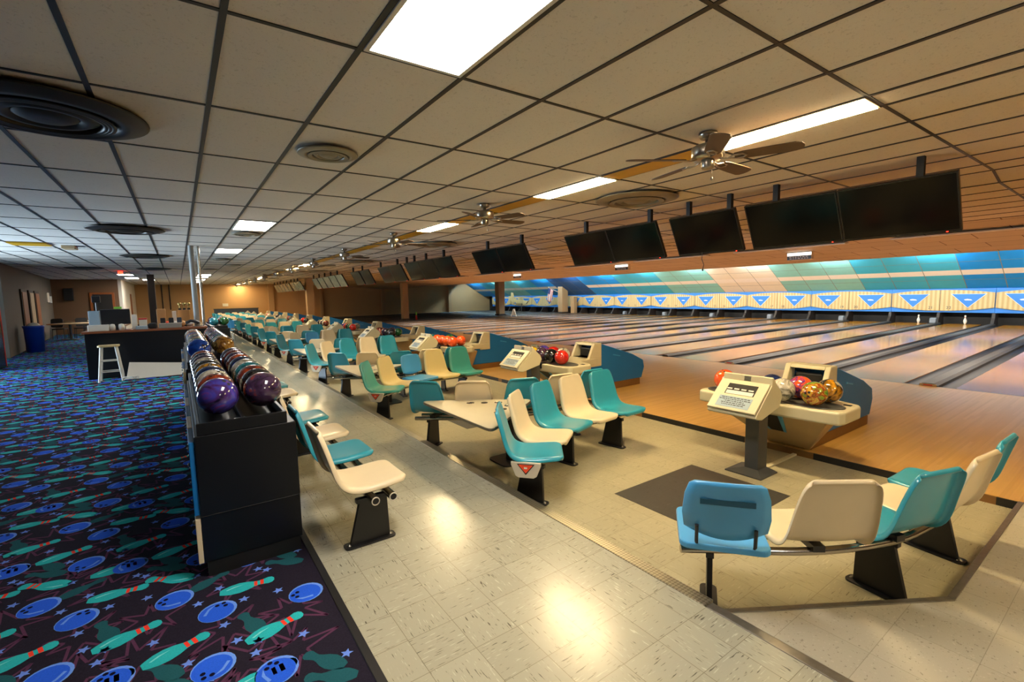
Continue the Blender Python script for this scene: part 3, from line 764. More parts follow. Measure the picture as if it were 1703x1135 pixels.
# ------------------------------------------------------------------ seats and benches
def sup(t, n): return math.copysign(abs(t) ** n, t)
def shell_mesh():
    """moulded seat and back in one shell; local x sideways, y forward, z up, seat top near z = 0"""
    prof = [(.235, -.045), (.245, -.025), (.243, -.006), (.225, .004), (.19, .006), (.12, .0), (.04, -.006), (-.05, -.008), (-.115, .002), (-.155, .028), (-.18, .07), (-.198, .13), (-.215, .20), (-.235, .27), (-.252, .33), (-.263, .366), (-.272, .380), (-.283, .378), (-.290, .362)]
    hw = [.150, .165, .175, .192, .205, .213, .215, .213, .211, .209, .207, .202, .195, .186, .176, .160, .145, .140, .138]
    nl = 12
    vs = []; nrm = []
    P = [Vector((0, a, b)) for a, b in prof]
    rows = []
    for i, p in enumerate(P):
        d = (P[min(i+1, len(P)-1)] - P[max(i-1, 0)]).normalized()
        n = Vector((0, d.z, -d.y))
        row = []
        inside = 3 <= i <= 15
        for k in range(-1, nl + 2):
            kk = min(max(k, 0), nl)
            t = -1 + 2 * kk / nl
            dish = (.014 * (1 - abs(t) ** 2.5)) if inside else 0
            x = hw[i] * t
            q = p + Vector((x, 0, 0)) - n * dish
            if 9 <= i <= 15: q = q - n * 0
            if abs(t) > .999:
                q = q - n * .004
            if k == -1 or k == nl + 1:
                q = p + Vector((math.copysign(hw[i] + .004, t), 0, 0)) - n * .034
            row.append(q)
        rows.append(row)
    n = nl + 3
    b = MB()
    fs = []
    for i in range(len(rows) - 1):
        for k in range(n - 1):
            fs.append((i*n + k, i*n + k + 1, (i+1)*n + k + 1, (i+1)*n + k))
    b.add([v for r_ in rows for v in r_], fs, 0, True)
    return b
SH = shell_mesh()
def make_shell(m):
    o = SH.build('seat_shell', m)
    s = o.modifiers.new('solid', 'SOLIDIFY'); s.thickness = .006; s.offset = -1
    s2 = o.modifiers.new('sub', 'SUBSURF'); s2.levels = 1; s2.render_levels = 1
    return o
SHELL = {}
def shell_proto(c):
    if c not in SHELL:
        SHELL[c] = make_shell(M[c])
        SHELL[c].parent = None
    return SHELL[c]
USED = set()
CNAME = dict(teal='teal', cream='cream', teal2='green-teal', yellowcream='yellowed cream', sky='light blue two-piece')
def rrect(hx, hy, r, n=5):
    pts = []
    for cx, cy, a0 in ((hx-r, hy-r, 0), (-hx+r, hy-r, 90), (-hx+r, -hy+r, 180), (hx-r, -hy+r, 270)):
        for k in range(n + 1):
            a = R(a0 + 90 * k / n); pts.append((cx + r*math.cos(a), cy + r*math.sin(a)))
    return pts
def odd_chair(parent, loc, rz):
    """seat pad with a separate back on two posts"""
    b = MB(); b.prism(rrect(.215, .215, .05), -.03, .004, 'z')
    s = b.build('seat_pad', M['sky'], parent, loc, rz, bevel=.008)
    tag(s, 'light blue seat pad')
    pts = []
    b = MB(); nn = 10
    vs = []; fs = []
    lev = [(.07, .17), (.085, .195), (.16, .205), (.27, .195), (.33, .175), (.345, .15)]
    for side in (0, 1):
        for z_, h_ in lev:
            for k in range(nn + 1):
                t = -1 + 2 * k / nn
                yy = -.20 - (z_ - .07) * .22 + .03 * t * t - .016 * side
                sag = -.03 * (1 - t * t) if z_ < .08 else (.008 * (1 - t*t) if z_ > .34 else 0)
                vs.append((h_ * t, yy, z_ + sag))
    w = nn + 1; L_ = len(lev)
    for side in (0, 1):
        for i in range(L_ - 1):
            for k in range(nn):
                q = [side*w*L_ + i*w + k, side*w*L_ + i*w + k + 1, side*w*L_ + (i+1)*w + k + 1, side*w*L_ + (i+1)*w + k]
                fs.append(q if side == 1 else q[::-1])
    o_ = w * L_
    ring = [k for k in range(w)] + [i*w + w-1 for i in range(1, L_)] + [(L_-1)*w + k for k in range(w-2, -1, -1)] + [i*w for i in range(L_-2, 0, -1)]
    for i in range(len(ring)):
        a, c = ring[i], ring[(i+1) % len(ring)]
        fs.append((a, c, o_ + c, o_ + a))
    b.add(vs, fs, 0, True)
    bk = b.build('back_panel', M['sky'], parent, loc, rz); tag(bk, 'light blue back panel')
    b = MB(); b.box(-.125, -.272, .235, .125, -.266, .262); sl = b.build('grip_slot', M['slot'], bk)
    sl.location = (0, .012, 0)
    for sx in (-1, 1):
        b = MB(); b.tube([(.13*sx, -.15, -.03), (.13*sx, -.19, -.02), (.135*sx, -.215, .02), (.135*sx, -.226, .11)], .009, 8)
        b.build('back_post', M['black'], parent, loc, rz)
SEATS = [(2.09, -.995, 38), (2.49, -1.33, 53), (2.985, -1.565, 72), (3.47, -1.645, 83), (3.95, -1.655, 88)]
def spline(pts, n=6):
    out = []
    P = [Vector(p) for p in pts]; P = [P[0]*2 - P[1]] + P + [P[-1]*2 - P[-2]]
    for i in range(1, len(P) - 2):
        for k in range(n):
            t = k / n
            a, b_, c, d = P[i-1], P[i], P[i+1], P[i+2]
            out.append(.5 * ((2*b_) + (c - a)*t + (2*a - 5*b_ + 4*c - d)*t*t + (3*b_ - a - 3*c + d)*t**3))
    out.append(P[-2]); return out
PED = {}
def pedestal(parent, loc, rz, h):
    """sheet metal leg on a foot plate; local y runs front to back (front +y)"""
    if h in PED:
        p = copy_tree(PED[h], parent); p.location = loc; p.rotation_euler = (0, 0, rz); return p
    b = MB()
    b.prism([(.11, .01), (.10, h), (-.075, h), (-.15, .01)], -.014, .014, 'x', 0)
    b.box(-.02, -.10, h - .03, .02, .12, h, 0)
    p = b.build('pedestal', M['black'], parent, loc, rz, bevel=.003)
    f = MB(); f.prism(rrect(.045, .165, .03, 4), 0, .012, 'z', 0, Matrix.Translation((0, -.02, 0)))
    f.build('foot_plate', M['black'], p, bevel=.002)
    for yy in (.115, -.155):
        g = MB(); g.lathe([(.018, .012), (.016, .016), (.008, .017), (.008, .022), (.001, .022)], (0, yy, 0), 10)
        g.build('bolt', M['darkchrome'], p)
    PED[h] = p
    return p
BRK = []
def bracket(parent, loc, rz):
    if not BRK:
        BRK.append(MB().box(-.03, -.12, -.068, .03, .11, -.034).build('seat_bracket', M['black'], parent, loc, rz))
        return BRK[0]
    return inst(BRK[0], parent, loc, rz)
HS = .425   # seat height over the floor
def bench(yc, sgn, colors, label, group, floor=ZP, endplate=True):
    """sgn +1: near side bench facing +y; -1: its mirror image"""
    x0, y0 = 2.98, yc - sgn * 1.25
    r = empty('bowling_bench', (x0, y0, floor), label, 'bench', group)
    cs = []
    for (bx, by, ang), c in zip(SEATS, colors):
        a = R(ang) * sgn
        d = Vector((math.cos(a), math.sin(a)))
        ctr = Vector((bx, yc + by * sgn)) + d * .275
        cs.append((ctr, d, a))
        loc = (ctr.x - x0, ctr.y - y0, HS); rz = a - PI/2
        if c == 'sky': odd_chair(r, loc, rz)
        else:
            pr = shell_proto(c)
            if c not in USED:
                USED.add(c); o = pr; o.parent = r; o.location = loc; o.rotation_euler = (0, 0, rz)
            else: o = inst(pr, r, loc, rz)
            tag(o, CNAME[c] + ' seat shell')
    # two tubes under the seats
    for q in (.075, -.085):
        pts = [(c.x + d.x*q - x0, c.y + d.y*q - y0, HS - .080) for c, d, a in cs]
        P = [Vector(p) for p in pts]
        P = [P[0] + (P[0] - P[1]).normalized() * .21] + P + [P[-1] + (P[-1] - P[-2]).normalized() * .22]
        MB().tube(spline(P, 5), .021, 10).build('support_tube', M['chrome'], r)
    for c, d, a in cs: bracket(r, (c.x - x0, c.y - y0, HS), a - PI/2)
    e = (cs[0][0] - cs[1][0]).normalized()
    p1 = cs[0][0] + e * .05; 
    a1 = R(33 if sgn > 0 else -66)
    pedestal(r, (p1.x - x0, p1.y - y0, 0), a1 - PI/2, HS - .095)
    p2 = cs[2][0] + Vector((.02, 0)); pedestal(r, (p2.x - x0, p2.y - y0 , 0), R(82) * sgn - PI/2, HS - .095)
    p3 = (cs[3][0] + cs[4][0]) / 2 + Vector((.12, .02 * sgn)); pedestal(r, (p3.x - x0, p3.y - y0, 0), R(80) * sgn - PI/2, HS - .095)
    if endplate:
        c, d, a = cs[0]
        pe = c + e * .235
        Mx = Matrix.Translation((pe.x - x0, pe.y - y0, HS - .06)) @ Matrix.Rotation(math.atan2(e.y, e.x) + PI/2, 4, 'Z')
        # local: x along the plate, -y outward
        b = MB(); b.prism([(-.12, .035), (.12, .035), (.12, .01), (.085, -.075), (.06, -.09), (-.06, -.09), (-.085, -.075), (-.12, .01)], -.012, .01, 'y', 0, Mx)
        pl = b.build('end_plate', M['plate'], r, bevel=.004)
        b = MB(); b.prism([(-.07, .022), (.07, .022), (0, -.062)], -.014, -.012, 'y', 0, Mx); b.prism([(-.058, .017), (.058, .017), (0, -.05)], -.016, -.014, 'y', 1, Mx)
        b.box(-.013, -.0175, -.014, .013, -.016, .0, 2, Mx)
        b.build('logo_badge', [M['black'], M['orange'], M['white']], pl)
    return r
NEAR = {0: ['sky','cream','teal','cream','teal']}
FAR = {0: ['teal','cream','teal','cream','teal'], 1: ['teal2','yellowcream','sky','yellowcream','teal2']}
def setname(k): return 'first' if k == 0 else ORD[k]
for k in range(12):
    yc = 2.18 + PER * k
    n_ = NEAR.get(k, ['teal','cream','teal','cream','teal']); f_ = FAR.get(k, ['teal','cream','teal','cream','teal'])
    if k == 3: f_ = ['teal','cream','sky','cream','teal']
    ln = 'curved bench nearest the camera, backs to us, with light blue end seat' if k == 0 else 'curved bench with its back to us behind the %s triangular table from the camera' % ORD[k - 1]
    lf = 'curved bench facing us in front of the %s triangular table from the camera' % ORD[k]
    if k == 1: lf = 'bench facing us with a light blue middle seat, in front of the second triangular table'
    bench(yc, 1, n_, ln, 'settee benches facing away', endplate=(k == 0) and False)
    bench(yc, -1, f_, lf, 'settee benches facing the camera')
# triangular tables between the benches
def table(yc, label):
    x0, y0 = 2.42, yc
    r = empty('triangular_table', (x0, y0, ZP), label, 'table', 'triangular tables between the benches')
    h = .60
    V = [Vector((2.03 - x0, -.70)), Vector((3.0 - x0, 0)), Vector((2.03 - x0, .70))]
    pts = []
    for i in range(3):
        p, c, n_ = V[i-1], V[i], V[(i+1) % 3]
        d0 = (p - c).normalized(); d1 = (n_ - c).normalized(); q = .11
        for t in (0, .25, .5, .75, 1):
            pts.append(tuple(c + d0*q*(1-t)**2 + d1*q*t**2))
    b = MB(); b.prism(pts, h - .028, h, 'z'); top = b.build('tabletop', M['table'], r, bevel=.003)
    b = MB(); ctr = Vector((2.4 - x0, 0)); big = [tuple(Vector(p) + (Vector(p) - ctr).normalized() * .004) for p in pts]
    b.prism(big, h - .026, h - .004, 'z'); b.build('edge_band', M['alu'], top)
    for sgn in (1, -1):
        e0 = V[1]; e1 = V[0] if sgn < 0 else V[2]
        for q in (.30, .42, .54):
            p = e0 + (e1 - e0) * q + Vector((-.09, -.12 * sgn))
            b = MB()
            if abs(q - .42) < .01: b.lathe([(.036, .0005), (.034, .003), (.001, .003)], (p.x, p.y, h), 18); b.build('cup_holder', M['vdark'], top)
            else:
                b.lathe([(.040, .0005), (.041, .004), (.030, .005), (.026, .001)], (p.x, p.y, h), 20)
                b.disc((p.x, p.y, h + .001), .027, 16, 1); b.build('cup_holder', [M['chrome'], M['vdark']], top)
    b = MB(); b.box(-.16, -.22, h - .05, .35, .1, h - .028); b.tube([(.27, 0, .012), (.27, 0, h - .05)], .045, 14); b.prism(rrect(.17, .17, .06), 0, .014, 'z', 0, Matrix.Translation((.27, 0, 0)))
    b.build('pedestal', M['black'], r)
    return r
t0 = table(3.89, '')
for k in range(11):
    o = t0 if k == 0 else copy_tree(t0)
    o.location = (2.42, 3.89 + PER * k, ZP)
    o['label'] = 'cream triangular table with cup holders, ' + ('nearest the camera' if k == 0 else ORD[k] + ' from the camera')
# straight benches backing on to the ball racks
def row_bench(ys, colors, label):
    x0, y0 = .90, sum(ys) / len(ys)
    r = empty('row_bench', (x0, y0, ZC), label, 'bench', 'straight benches behind the ball racks')
    for y, c in zip(ys, colors):
        o = inst(shell_proto(c), r, (0, y - y0, .42), -PI/2); tag(o, CNAME[c] + ' seat shell')
    for q in (.13, .015):
        b = MB(); b.tube([(q, ys[0] - y0 - .225, .315), (q, ys[-1] - y0 + .24, .315)], .026, 16, cap=False)
        b.tube([(q, ys[0] - y0 - .224, .315), (q, ys[-1] - y0 + .239, .315)], .021, 16, 1)
        for ye in (ys[0] - y0 - .2255, ys[-1] - y0 + .2405):
            sg = -1 if ye < 0 else 1
            pr = [(.027, ye - .004 * sg), (.027, ye + .001 * sg), (.0205, ye + .001 * sg), (.0205, ye - .004 * sg)]
            vs = [(q + r_ * math.cos(2*PI*k/16), y_, .315 + r_ * math.sin(2*PI*k/16)) for r_, y_ in pr for k in range(16)]
            b.add(vs, [(i*16 + k, i*16 + (k+1) % 16, (i+1)*16 + (k+1) % 16, (i+1)*16 + k) for i in range(3) for k in range(16)], 2, True)
        b.build('support_tube', [M['chrome'], M['vdark'], M['plate']], r)
    for y in ys: bracket(r, (.07, y - y0, .40), -PI/2)
    for y in (ys[0] - .09, ys[-1] + .09): pedestal(r, (0.03, y - y0, 0), -PI/2, .305)
    return r
row_bench([3.03, 3.66, 4.29, 4.98], ['cream', 'teal', 'cream', 'teal'], 'straight bench of cream and teal seats beside the nearest ball rack')
row_bench([6.45, 7.10, 7.75, 8.40], ['cream', 'teal', 'cream', 'cream'], 'straight bench beside the second ball rack, its front seats cream and teal')
row_bench([9.8, 10.45, 11.1, 11.75], ['cream', 'cream', 'teal', 'cream'], 'straight bench farthest along the concourse beyond the second ball rack')
for i, c in enumerate(list(SHELL)):
    if c not in USED: bpy.data.objects.remove(SHELL[c])

# ------------------------------------------------------------------ bowling balls
BR = .1085
BALLMESH = {}
def ball(kind, loc, rot, label, group):
    if kind not in BALLMESH:
        b = MB(); b.sphere((0, 0, 0), BR, 32, 20)
        for ax, ay, r_ in ((0, 0, .0115), (R(17), 0, .0105), (R(9), R(17), .0105)):
            Mx = Matrix.Rotation(ax, 4, 'X') @ Matrix.Rotation(ay, 4, 'Y')
            pts = [Mx @ Vector((r_ * math.cos(2*PI*k/12), r_ * math.sin(2*PI*k/12), math.sqrt(BR*BR - r_*r_) + .0006)) for k in range(12)]
            b.poly(pts, 1)
        me_o = b.build('bowling_ball', [BALLS[kind], M['vdark']])
        BALLMESH[kind] = me_o.data; o = me_o
    else:
        o = bpy.data.objects.new('bowling_ball', BALLMESH[kind]); COL.objects.link(o)
    o.location = loc; o.rotation_euler = rot
    return tag(o, label, 'bowling ball', group)
BN = dict(purple='violet and blue pearl', plum='dark plum', orangeblack='orange and black', navy='navy', white='grey marbled', teal='teal swirled', rust='rust red', blue='royal blue', gold='brown and gold', black='black', red='bright red', orange='orange', yellow='yellow and black', green='dark green', swirl='green, red and yellow swirled', orangepurple='orange and purple', goldwhite='black, white and gold', pink='dull red')
rb = random.Random(11)
def rrot(): return (rb.uniform(-1.2, 1.2), rb.uniform(-1.2, 1.2), rb.uniform(0, 6.28))
# ------------------------------------------------------------------ ball racks with lockers
def rack(x0, x1, y0, y1, zt, label, lockers, nd):
    w = x1 - x0; L = y1 - y0
    r = empty('ball_rack', (x0, y0, ZC), label, 'ball rack', 'black ball racks')
    h = zt - ZC
    hm = h * .44
    b = MB(); b.box(.006, .01, .09, w - .006, L - .01, hm); b.build('lower_cabinet', M['cabinet'], r, bevel=.004)
    b = MB(); b.box(.006, .0, hm + .002, w - .006, L, h); b.build('upper_cabinet', M['cabinet'], r, bevel=.004)
    b = MB(); b.box(.02, .015, 0, w - .02, L - .02, .09); b.build('plinth', M['blackmatte'], r)
    b = MB()
    b.box(.02, .01, h, w - .05, .03, h + .07); b.box(.02, L - .03, h, w - .05, L - .01, h + .07); b.box(.02, .03, h, .04, L - .03, h + .07); b.box(w - .07, .03, h, w - .05, L - .03, h + .07)
    b.box(w * .47, .03, h, w * .47 + .02, L - .03, h + .05)
    b.build('ball_tray', M['cabinet'], r, bevel=.003)
    dw = L / nd
    for i in range(nd):
        for j in range(2):
            m = M[lockers[(i + j * 2) % len(lockers)]]
            z0, z1 = (.09, hm - .01) if j == 0 else (hm + .01, h - .03)
            d = MB(); d.box(-.022, i * dw + .012, z0, .004, (i + 1) * dw - .012, z1)
            do = d.build('locker_door', m, r, bevel=.004); tag(do, ('blue' if m is M['blue'] else 'cream') + ' locker door')
            k = MB(); k.lathe([(.001, .0), (.014, .0), (.014, .012), (.001, .014)], (0, 0, 0), 12)
            k.build('lock', M['chrome'], do).matrix_local = Matrix.Translation((-.022, (i + .8) * dw, (z0 + z1) / 2)) @ Matrix.Rotation(R(-90), 4, 'Y')
    return r
rack(.011, .545, 3.10, 5.42, .89, 'black ball rack with two rows of bowling balls, nearest the camera', ['cream', 'blue', 'blue', 'cream', 'blue'], 6)
rack(.011, .545, 5.80, 8.75, .95, 'black ball rack behind the nearest one, topped with a royal blue ball in front', ['blue', 'blue', 'cream'], 8)
rack(.62, 1.08, 14.4, 17.6, .92, 'far black ball rack at the right end of the service counter', ['blue', 'cream', 'blue'], 8)
LROW = ['purple', 'rust', 'white', 'navy', 'goldwhite', 'black', 'white', 'plum', 'navy', 'rust']
RROW = ['plum', 'black', 'rust', 'teal', 'white', 'navy', 'orangeblack', 'plum', 'rust', 'plum']
for i in range(10):
    ball(LROW[i], (.155, 3.27 + .2185 * i, 1.075), (R(30), R(-8), .9) if i == 0 else rrot(), BN[LROW[i]] + ' bowling ball, ' + ('frontmost' if i == 0 else ORD[i] + ' back') + ' in the left row of the nearest rack', 'balls in the left row of the nearest rack')
    ball(RROW[i], (.400, 3.33 + .2185 * i, 1.075), (R(55), R(10), 2.6) if i == 0 else rrot(), BN[RROW[i]] + ' bowling ball, ' + ('frontmost' if i == 0 else ORD[i] + ' back') + ' in the right row of the nearest rack', 'balls in the right row of the nearest rack')
L2 = ['blue', 'teal', 'gold', 'navy', 'white', 'gold', 'purple', 'black', 'orangeblack', 'gold', 'white']
R2 = ['gold', 'white', 'teal', 'purple', 'plum', 'navy', 'purple', 'rust', 'black', 'plum', 'orangeblack']
for i in range(11):
    ball(L2[i], (.150, 6.0 + .2185 * i, 1.135), rrot(), BN[L2[i]] + ' bowling ball, ' + ('frontmost' if i == 0 else ORD[i] + ' back') + ' in the left row of the second rack', 'balls in the left row of the second rack')
    ball(R2[i], (.390, 6.25 + .2185 * i, 1.135), rrot(), BN[R2[i]] + ' bowling ball, ' + ('frontmost' if i == 0 else ORD[i] + ' back') + ' in the right row of the second rack', 'balls in the right row of the second rack')
for i, (kl, kr) in enumerate([('teal', 'green'), ('pink', 'rust'), ('black', 'navy'), ('plum', 'white')]):
    ball(kl, (.738, 14.6 + .22 * i, 1.105), rrot(), BN[kl] + ' ball, ' + ORD[i] + ' of the left row on the far rack by the counter', 'balls on the far rack')
    ball(kr, (.968, 14.6 + .22 * i, 1.105), rrot(), BN[kr] + ' ball, ' + ORD[i] + ' of the right row on the far rack by the counter', 'balls on the far rack')
# ------------------------------------------------------------------ ball returns
def ball_return():
    r = empty('ball_return', (5.15, 0, 0), None, 'ball return', 'ball returns between the lane pairs')
    X = lambda x: x - 5.15
    b = MB(); b.box(0, -.21, 0, 1.50, .21, .115); b.build('base', M['brown'], r, bevel=.008)
    b = MB(); b.prism([(X(5.17), .115), (X(6.69), .115), (X(6.76), .30), (X(6.73), .43), (X(6.45), .56), (X(5.66), .80), (X(5.60), .80), (X(5.60), .46), (X(5.17), .46)], -.215, .215, 'y')
    body = b.build('body', M['blue'], r, bevel=.012)
    b = MB(); b.prism([(X(5.95), .60), (X(6.12), .565), (X(6.115), .55), (X(5.945), .585)], -.221, -.2155, 'y'); b.build('side_badge', M['sky'], body)
    # tapering support under the tray
    def loft(m, ya, yb, name, x_off=0):
        b = MB()
        zt, zb = .46, .005
        top = [(X(4.58 + x_off), ya * 1.0), (X(5.17), ya * .9), (X(5.17), yb * .9), (X(4.58 + x_off), yb * 1.0)]
        s = .36
        bot = [(X(5.12), ya * s), (X(5.17), ya * s), (X(5.17), yb * s), (X(5.12), yb * s)]
        b.add([(p[0], p[1], zt) for p in top] + [(p[0], p[1], zb + .0) for p in bot], [(0,1,2,3), (7,6,5,4), (0,4,5,1), (1,5,6,2), (2,6,7,3), (3,7,4,0)])
        return b.build(name, m, r, bevel=.01)
    loft(M['hull'], -.56, .56, 'support')
    b = MB(); zt, zb = .452, .02
    for s in (-1, 1):
        b = MB()
        b.add([(X(4.572), .13 * s, zt), (X(4.572), .17 * s, zt), (X(5.115), .028 * s, zb), (X(5.115), .008 * s, zb), (X(4.60), .13 * s, zt), (X(4.60), .17 * s, zt), (X(5.13), .028 * s, zb), (X(5.13), .008 * s, zb)], [(0,1,2,3), (7,6,5,4), (0,4,5,1), (1,5,6,2), (2,6,7,3), (3,7,4,0)])
        b.build('trim_strip', M['sky'], r)
    b = MB(); b.add([(X(4.574), -.13, zt), (X(4.574), .13, zt), (X(5.114), .01, zb), (X(5.114), -.01, zb), (X(4.62), -.13, zt), (X(4.62), .13, zt), (X(5.14), .01, zb), (X(5.14), -.01, zb)], [(0,1,2,3), (7,6,5,4), (0,4,5,1), (1,5,6,2), (2,6,7,3), (3,7,4,0)]); b.build('front_recess', M['blackmatte'], r)
    # tray
    pts = [(X(4.53 - .05 * (1 - (t/8) ** 2)), .66 * t / 8) for t in range(-8, 9)]
    pts += [(X(4.60), .685), (X(4.93), .685), (X(4.99), .66), (X(5.03), .56), (X(5.10), .36), (X(5.20), .25), (X(5.60), .22), (X(5.60), -.22), (X(5.20), -.25), (X(5.10), -.36), (X(5.03), -.56), (X(4.99), -.66), (X(4.93), -.685), (X(4.60), -.685)]
    b = MB(); b.prism(pts[::-1], .455, .575, 'z'); tray = b.build('ball_tray', M['beige'], r, bevel=.022, seg=3)
    for s in (-1, 1):
        b = MB(); n = 28
        def el(k, f, z): 
            a = 2*PI*k/n; return (X(4.70) + .165 * f * math.cos(a), .37 * s + .275 * f * math.sin(a), z)
        vs = [el(k, 1.0, .576) for k in range(n)] + [el(k, 1.0, .584) for k in range(n)] + [el(k, .93, .584) for k in range(n)] + [el(k, .9, .577) for k in range(n)]
        fs = [(i*n + k, i*n + (k+1) % n, (i+1)*n + (k+1) % n, (i+1)*n + k) for i in range(3) for k in range(n)] + [[3*n + k for k in range(n)]]
        b.add(vs, fs, 0, True); b.build('ball_well', M['greymetal'], tray)
        b = MB(); b.box(X(4.86), .60 * s - .03, .574, X(4.90), .60 * s + .03, .58); b.build('button_plate', M['vdark'], tray)
    b = MB(); b.prism([(X(4.475), -.11), (X(4.56), -.13), (X(4.56), .13), (X(4.475), .11)], .50, .584); b.build('hand_blower', M['blackmatte'], tray, bevel=.006)
    # hood with its opening
    b = MB(); W = .225
    f0, f1 = (X(5.38), .57), (X(5.50), .815)     # front face bottom and top
    bk = X(5.665)
    def bar(ya, yb, t0, t1):
        p0 = (f0[0] + (f1[0]-f0[0])*t0, f0[1] + (f1[1]-f0[1])*t0); p1 = (f0[0] + (f1[0]-f0[0])*t1, f0[1] + (f1[1]-f0[1])*t1)
        b.prism([p0, p1, (bk, p1[1]), (bk, p0[1])], ya, yb, 'y')
    bar(-W, -W + .055, 0, 1); bar(W - .055, W, 0, 1); bar(-W + .055, W - .055, .84, 1)
    b.prism([(X(5.40), .43), (X(5.40), .575), (bk, .575), (bk, .43)], -W, W, 'y')
    hood = b.build('hood', M['beige'], r, bevel=.01)
    b = MB(); b.box(X(5.60), -W + .05, .575, X(5.61), W - .05, .78); b.build('hood_opening', M['blackmatte'], hood)
    b = MB(); b.box(X(5.52), -W + .09, .58, X(5.56), W - .09, .73); b.build('rubber_flap', M['black'], hood, bevel=.02)
    return r
br0 = ball_return()
YB = lambda k: 2.265 + PER * k
RB = [('orange', (4.68, .46)), ('navy', (4.74, .0)), ('white', (4.58, -.17)), ('orangepurple', (4.83, -.22)), ('swirl', (4.61, -.43)), ('goldwhite', (4.84, -.46))]
RETB = {
 0: RB,
 1: [('yellow', (4.60, .50)), ('white', (4.84, .52)), ('purple', (4.84, .27)), ('yellow', (4.60, .27)), ('red', (4.84, .03)), ('plum', (4.60, .03)), ('black', (4.60, -.20)), ('white', (4.84, -.20)), ('red', (4.60, -.44))],
 2: [('teal', (4.60, .50)), ('orange', (4.60, .26)), ('green', (4.83, .12)), ('orange', (4.60, .02)), ('orange', (4.60, -.21)), ('orange', (4.83, -.38)), ('orange', (4.60, -.45))],
 3: [('rust', (4.60, .5)), ('orangeblack', (4.60, .26)), ('plum', (4.83, .12)), ('plum', (4.60, .02)), ('black', (4.60, -.21)), ('green', (4.83, -.33)), ('black', (4.60, -.45))],
 4: [('purple', (4.60, .5)), ('red', (4.60, .26)), ('black', (4.60, .02)), ('white', (4.83, -.1)), ('green', (4.60, -.21)), ('red', (4.60, -.45))],
 5: [('black', (4.62, .5)), ('white', (4.62, .26)), ('plum', (4.60, .02)), ('white', (4.62, -.21)), ('rust', (4.60, -.45))],
 6: [('red', (4.62, .26)), ('red', (4.60, .02)), ('red', (4.62, -.21)), ('black', (4.60, -.45))],
 7: [('teal', (4.62, .26)), ('orange', (4.60, .02)), ('white', (4.62, -.21))],
 8: [('rust', (4.62, .26)), ('black', (4.60, .02))],
 9: [('red', (4.62, .26)), ('white', (4.60, -.2))],
}
for k in range(12):
    o = br0 if k == 0 else copy_tree(br0)
    o.location = (5.15, YB(k), 0)
    o['label'] = 'cream and blue ball return on the approach, ' + ('nearest the camera' if k == 0 else ORD[k] + ' from the camera')
    from collections import Counter
    lst = RETB.get(k, []); cnt = Counter(q[0] for q in lst); seen = Counter()
    order = sorted(lst, key=lambda q: q[1][1])
    for kind, (bx, by) in order:
        seen[kind] += 1
        nm = BN[kind] + ' ball' + ('' if cnt[kind] == 1 else ', ' + ORD[seen[kind] - 1] + ' such from the right') + ' in the ' + ('nearest' if k == 0 else ORD[k]) + ' ball return'
        rot = {'orangepurple': (R(40), R(-25), 1.2), 'navy': (R(30), R(-60), .4)}.get(kind, rrot())
        ball(kind, (bx, YB(k) + by, 0.586 + BR), rot, nm, 'balls in the trays of the ball returns')
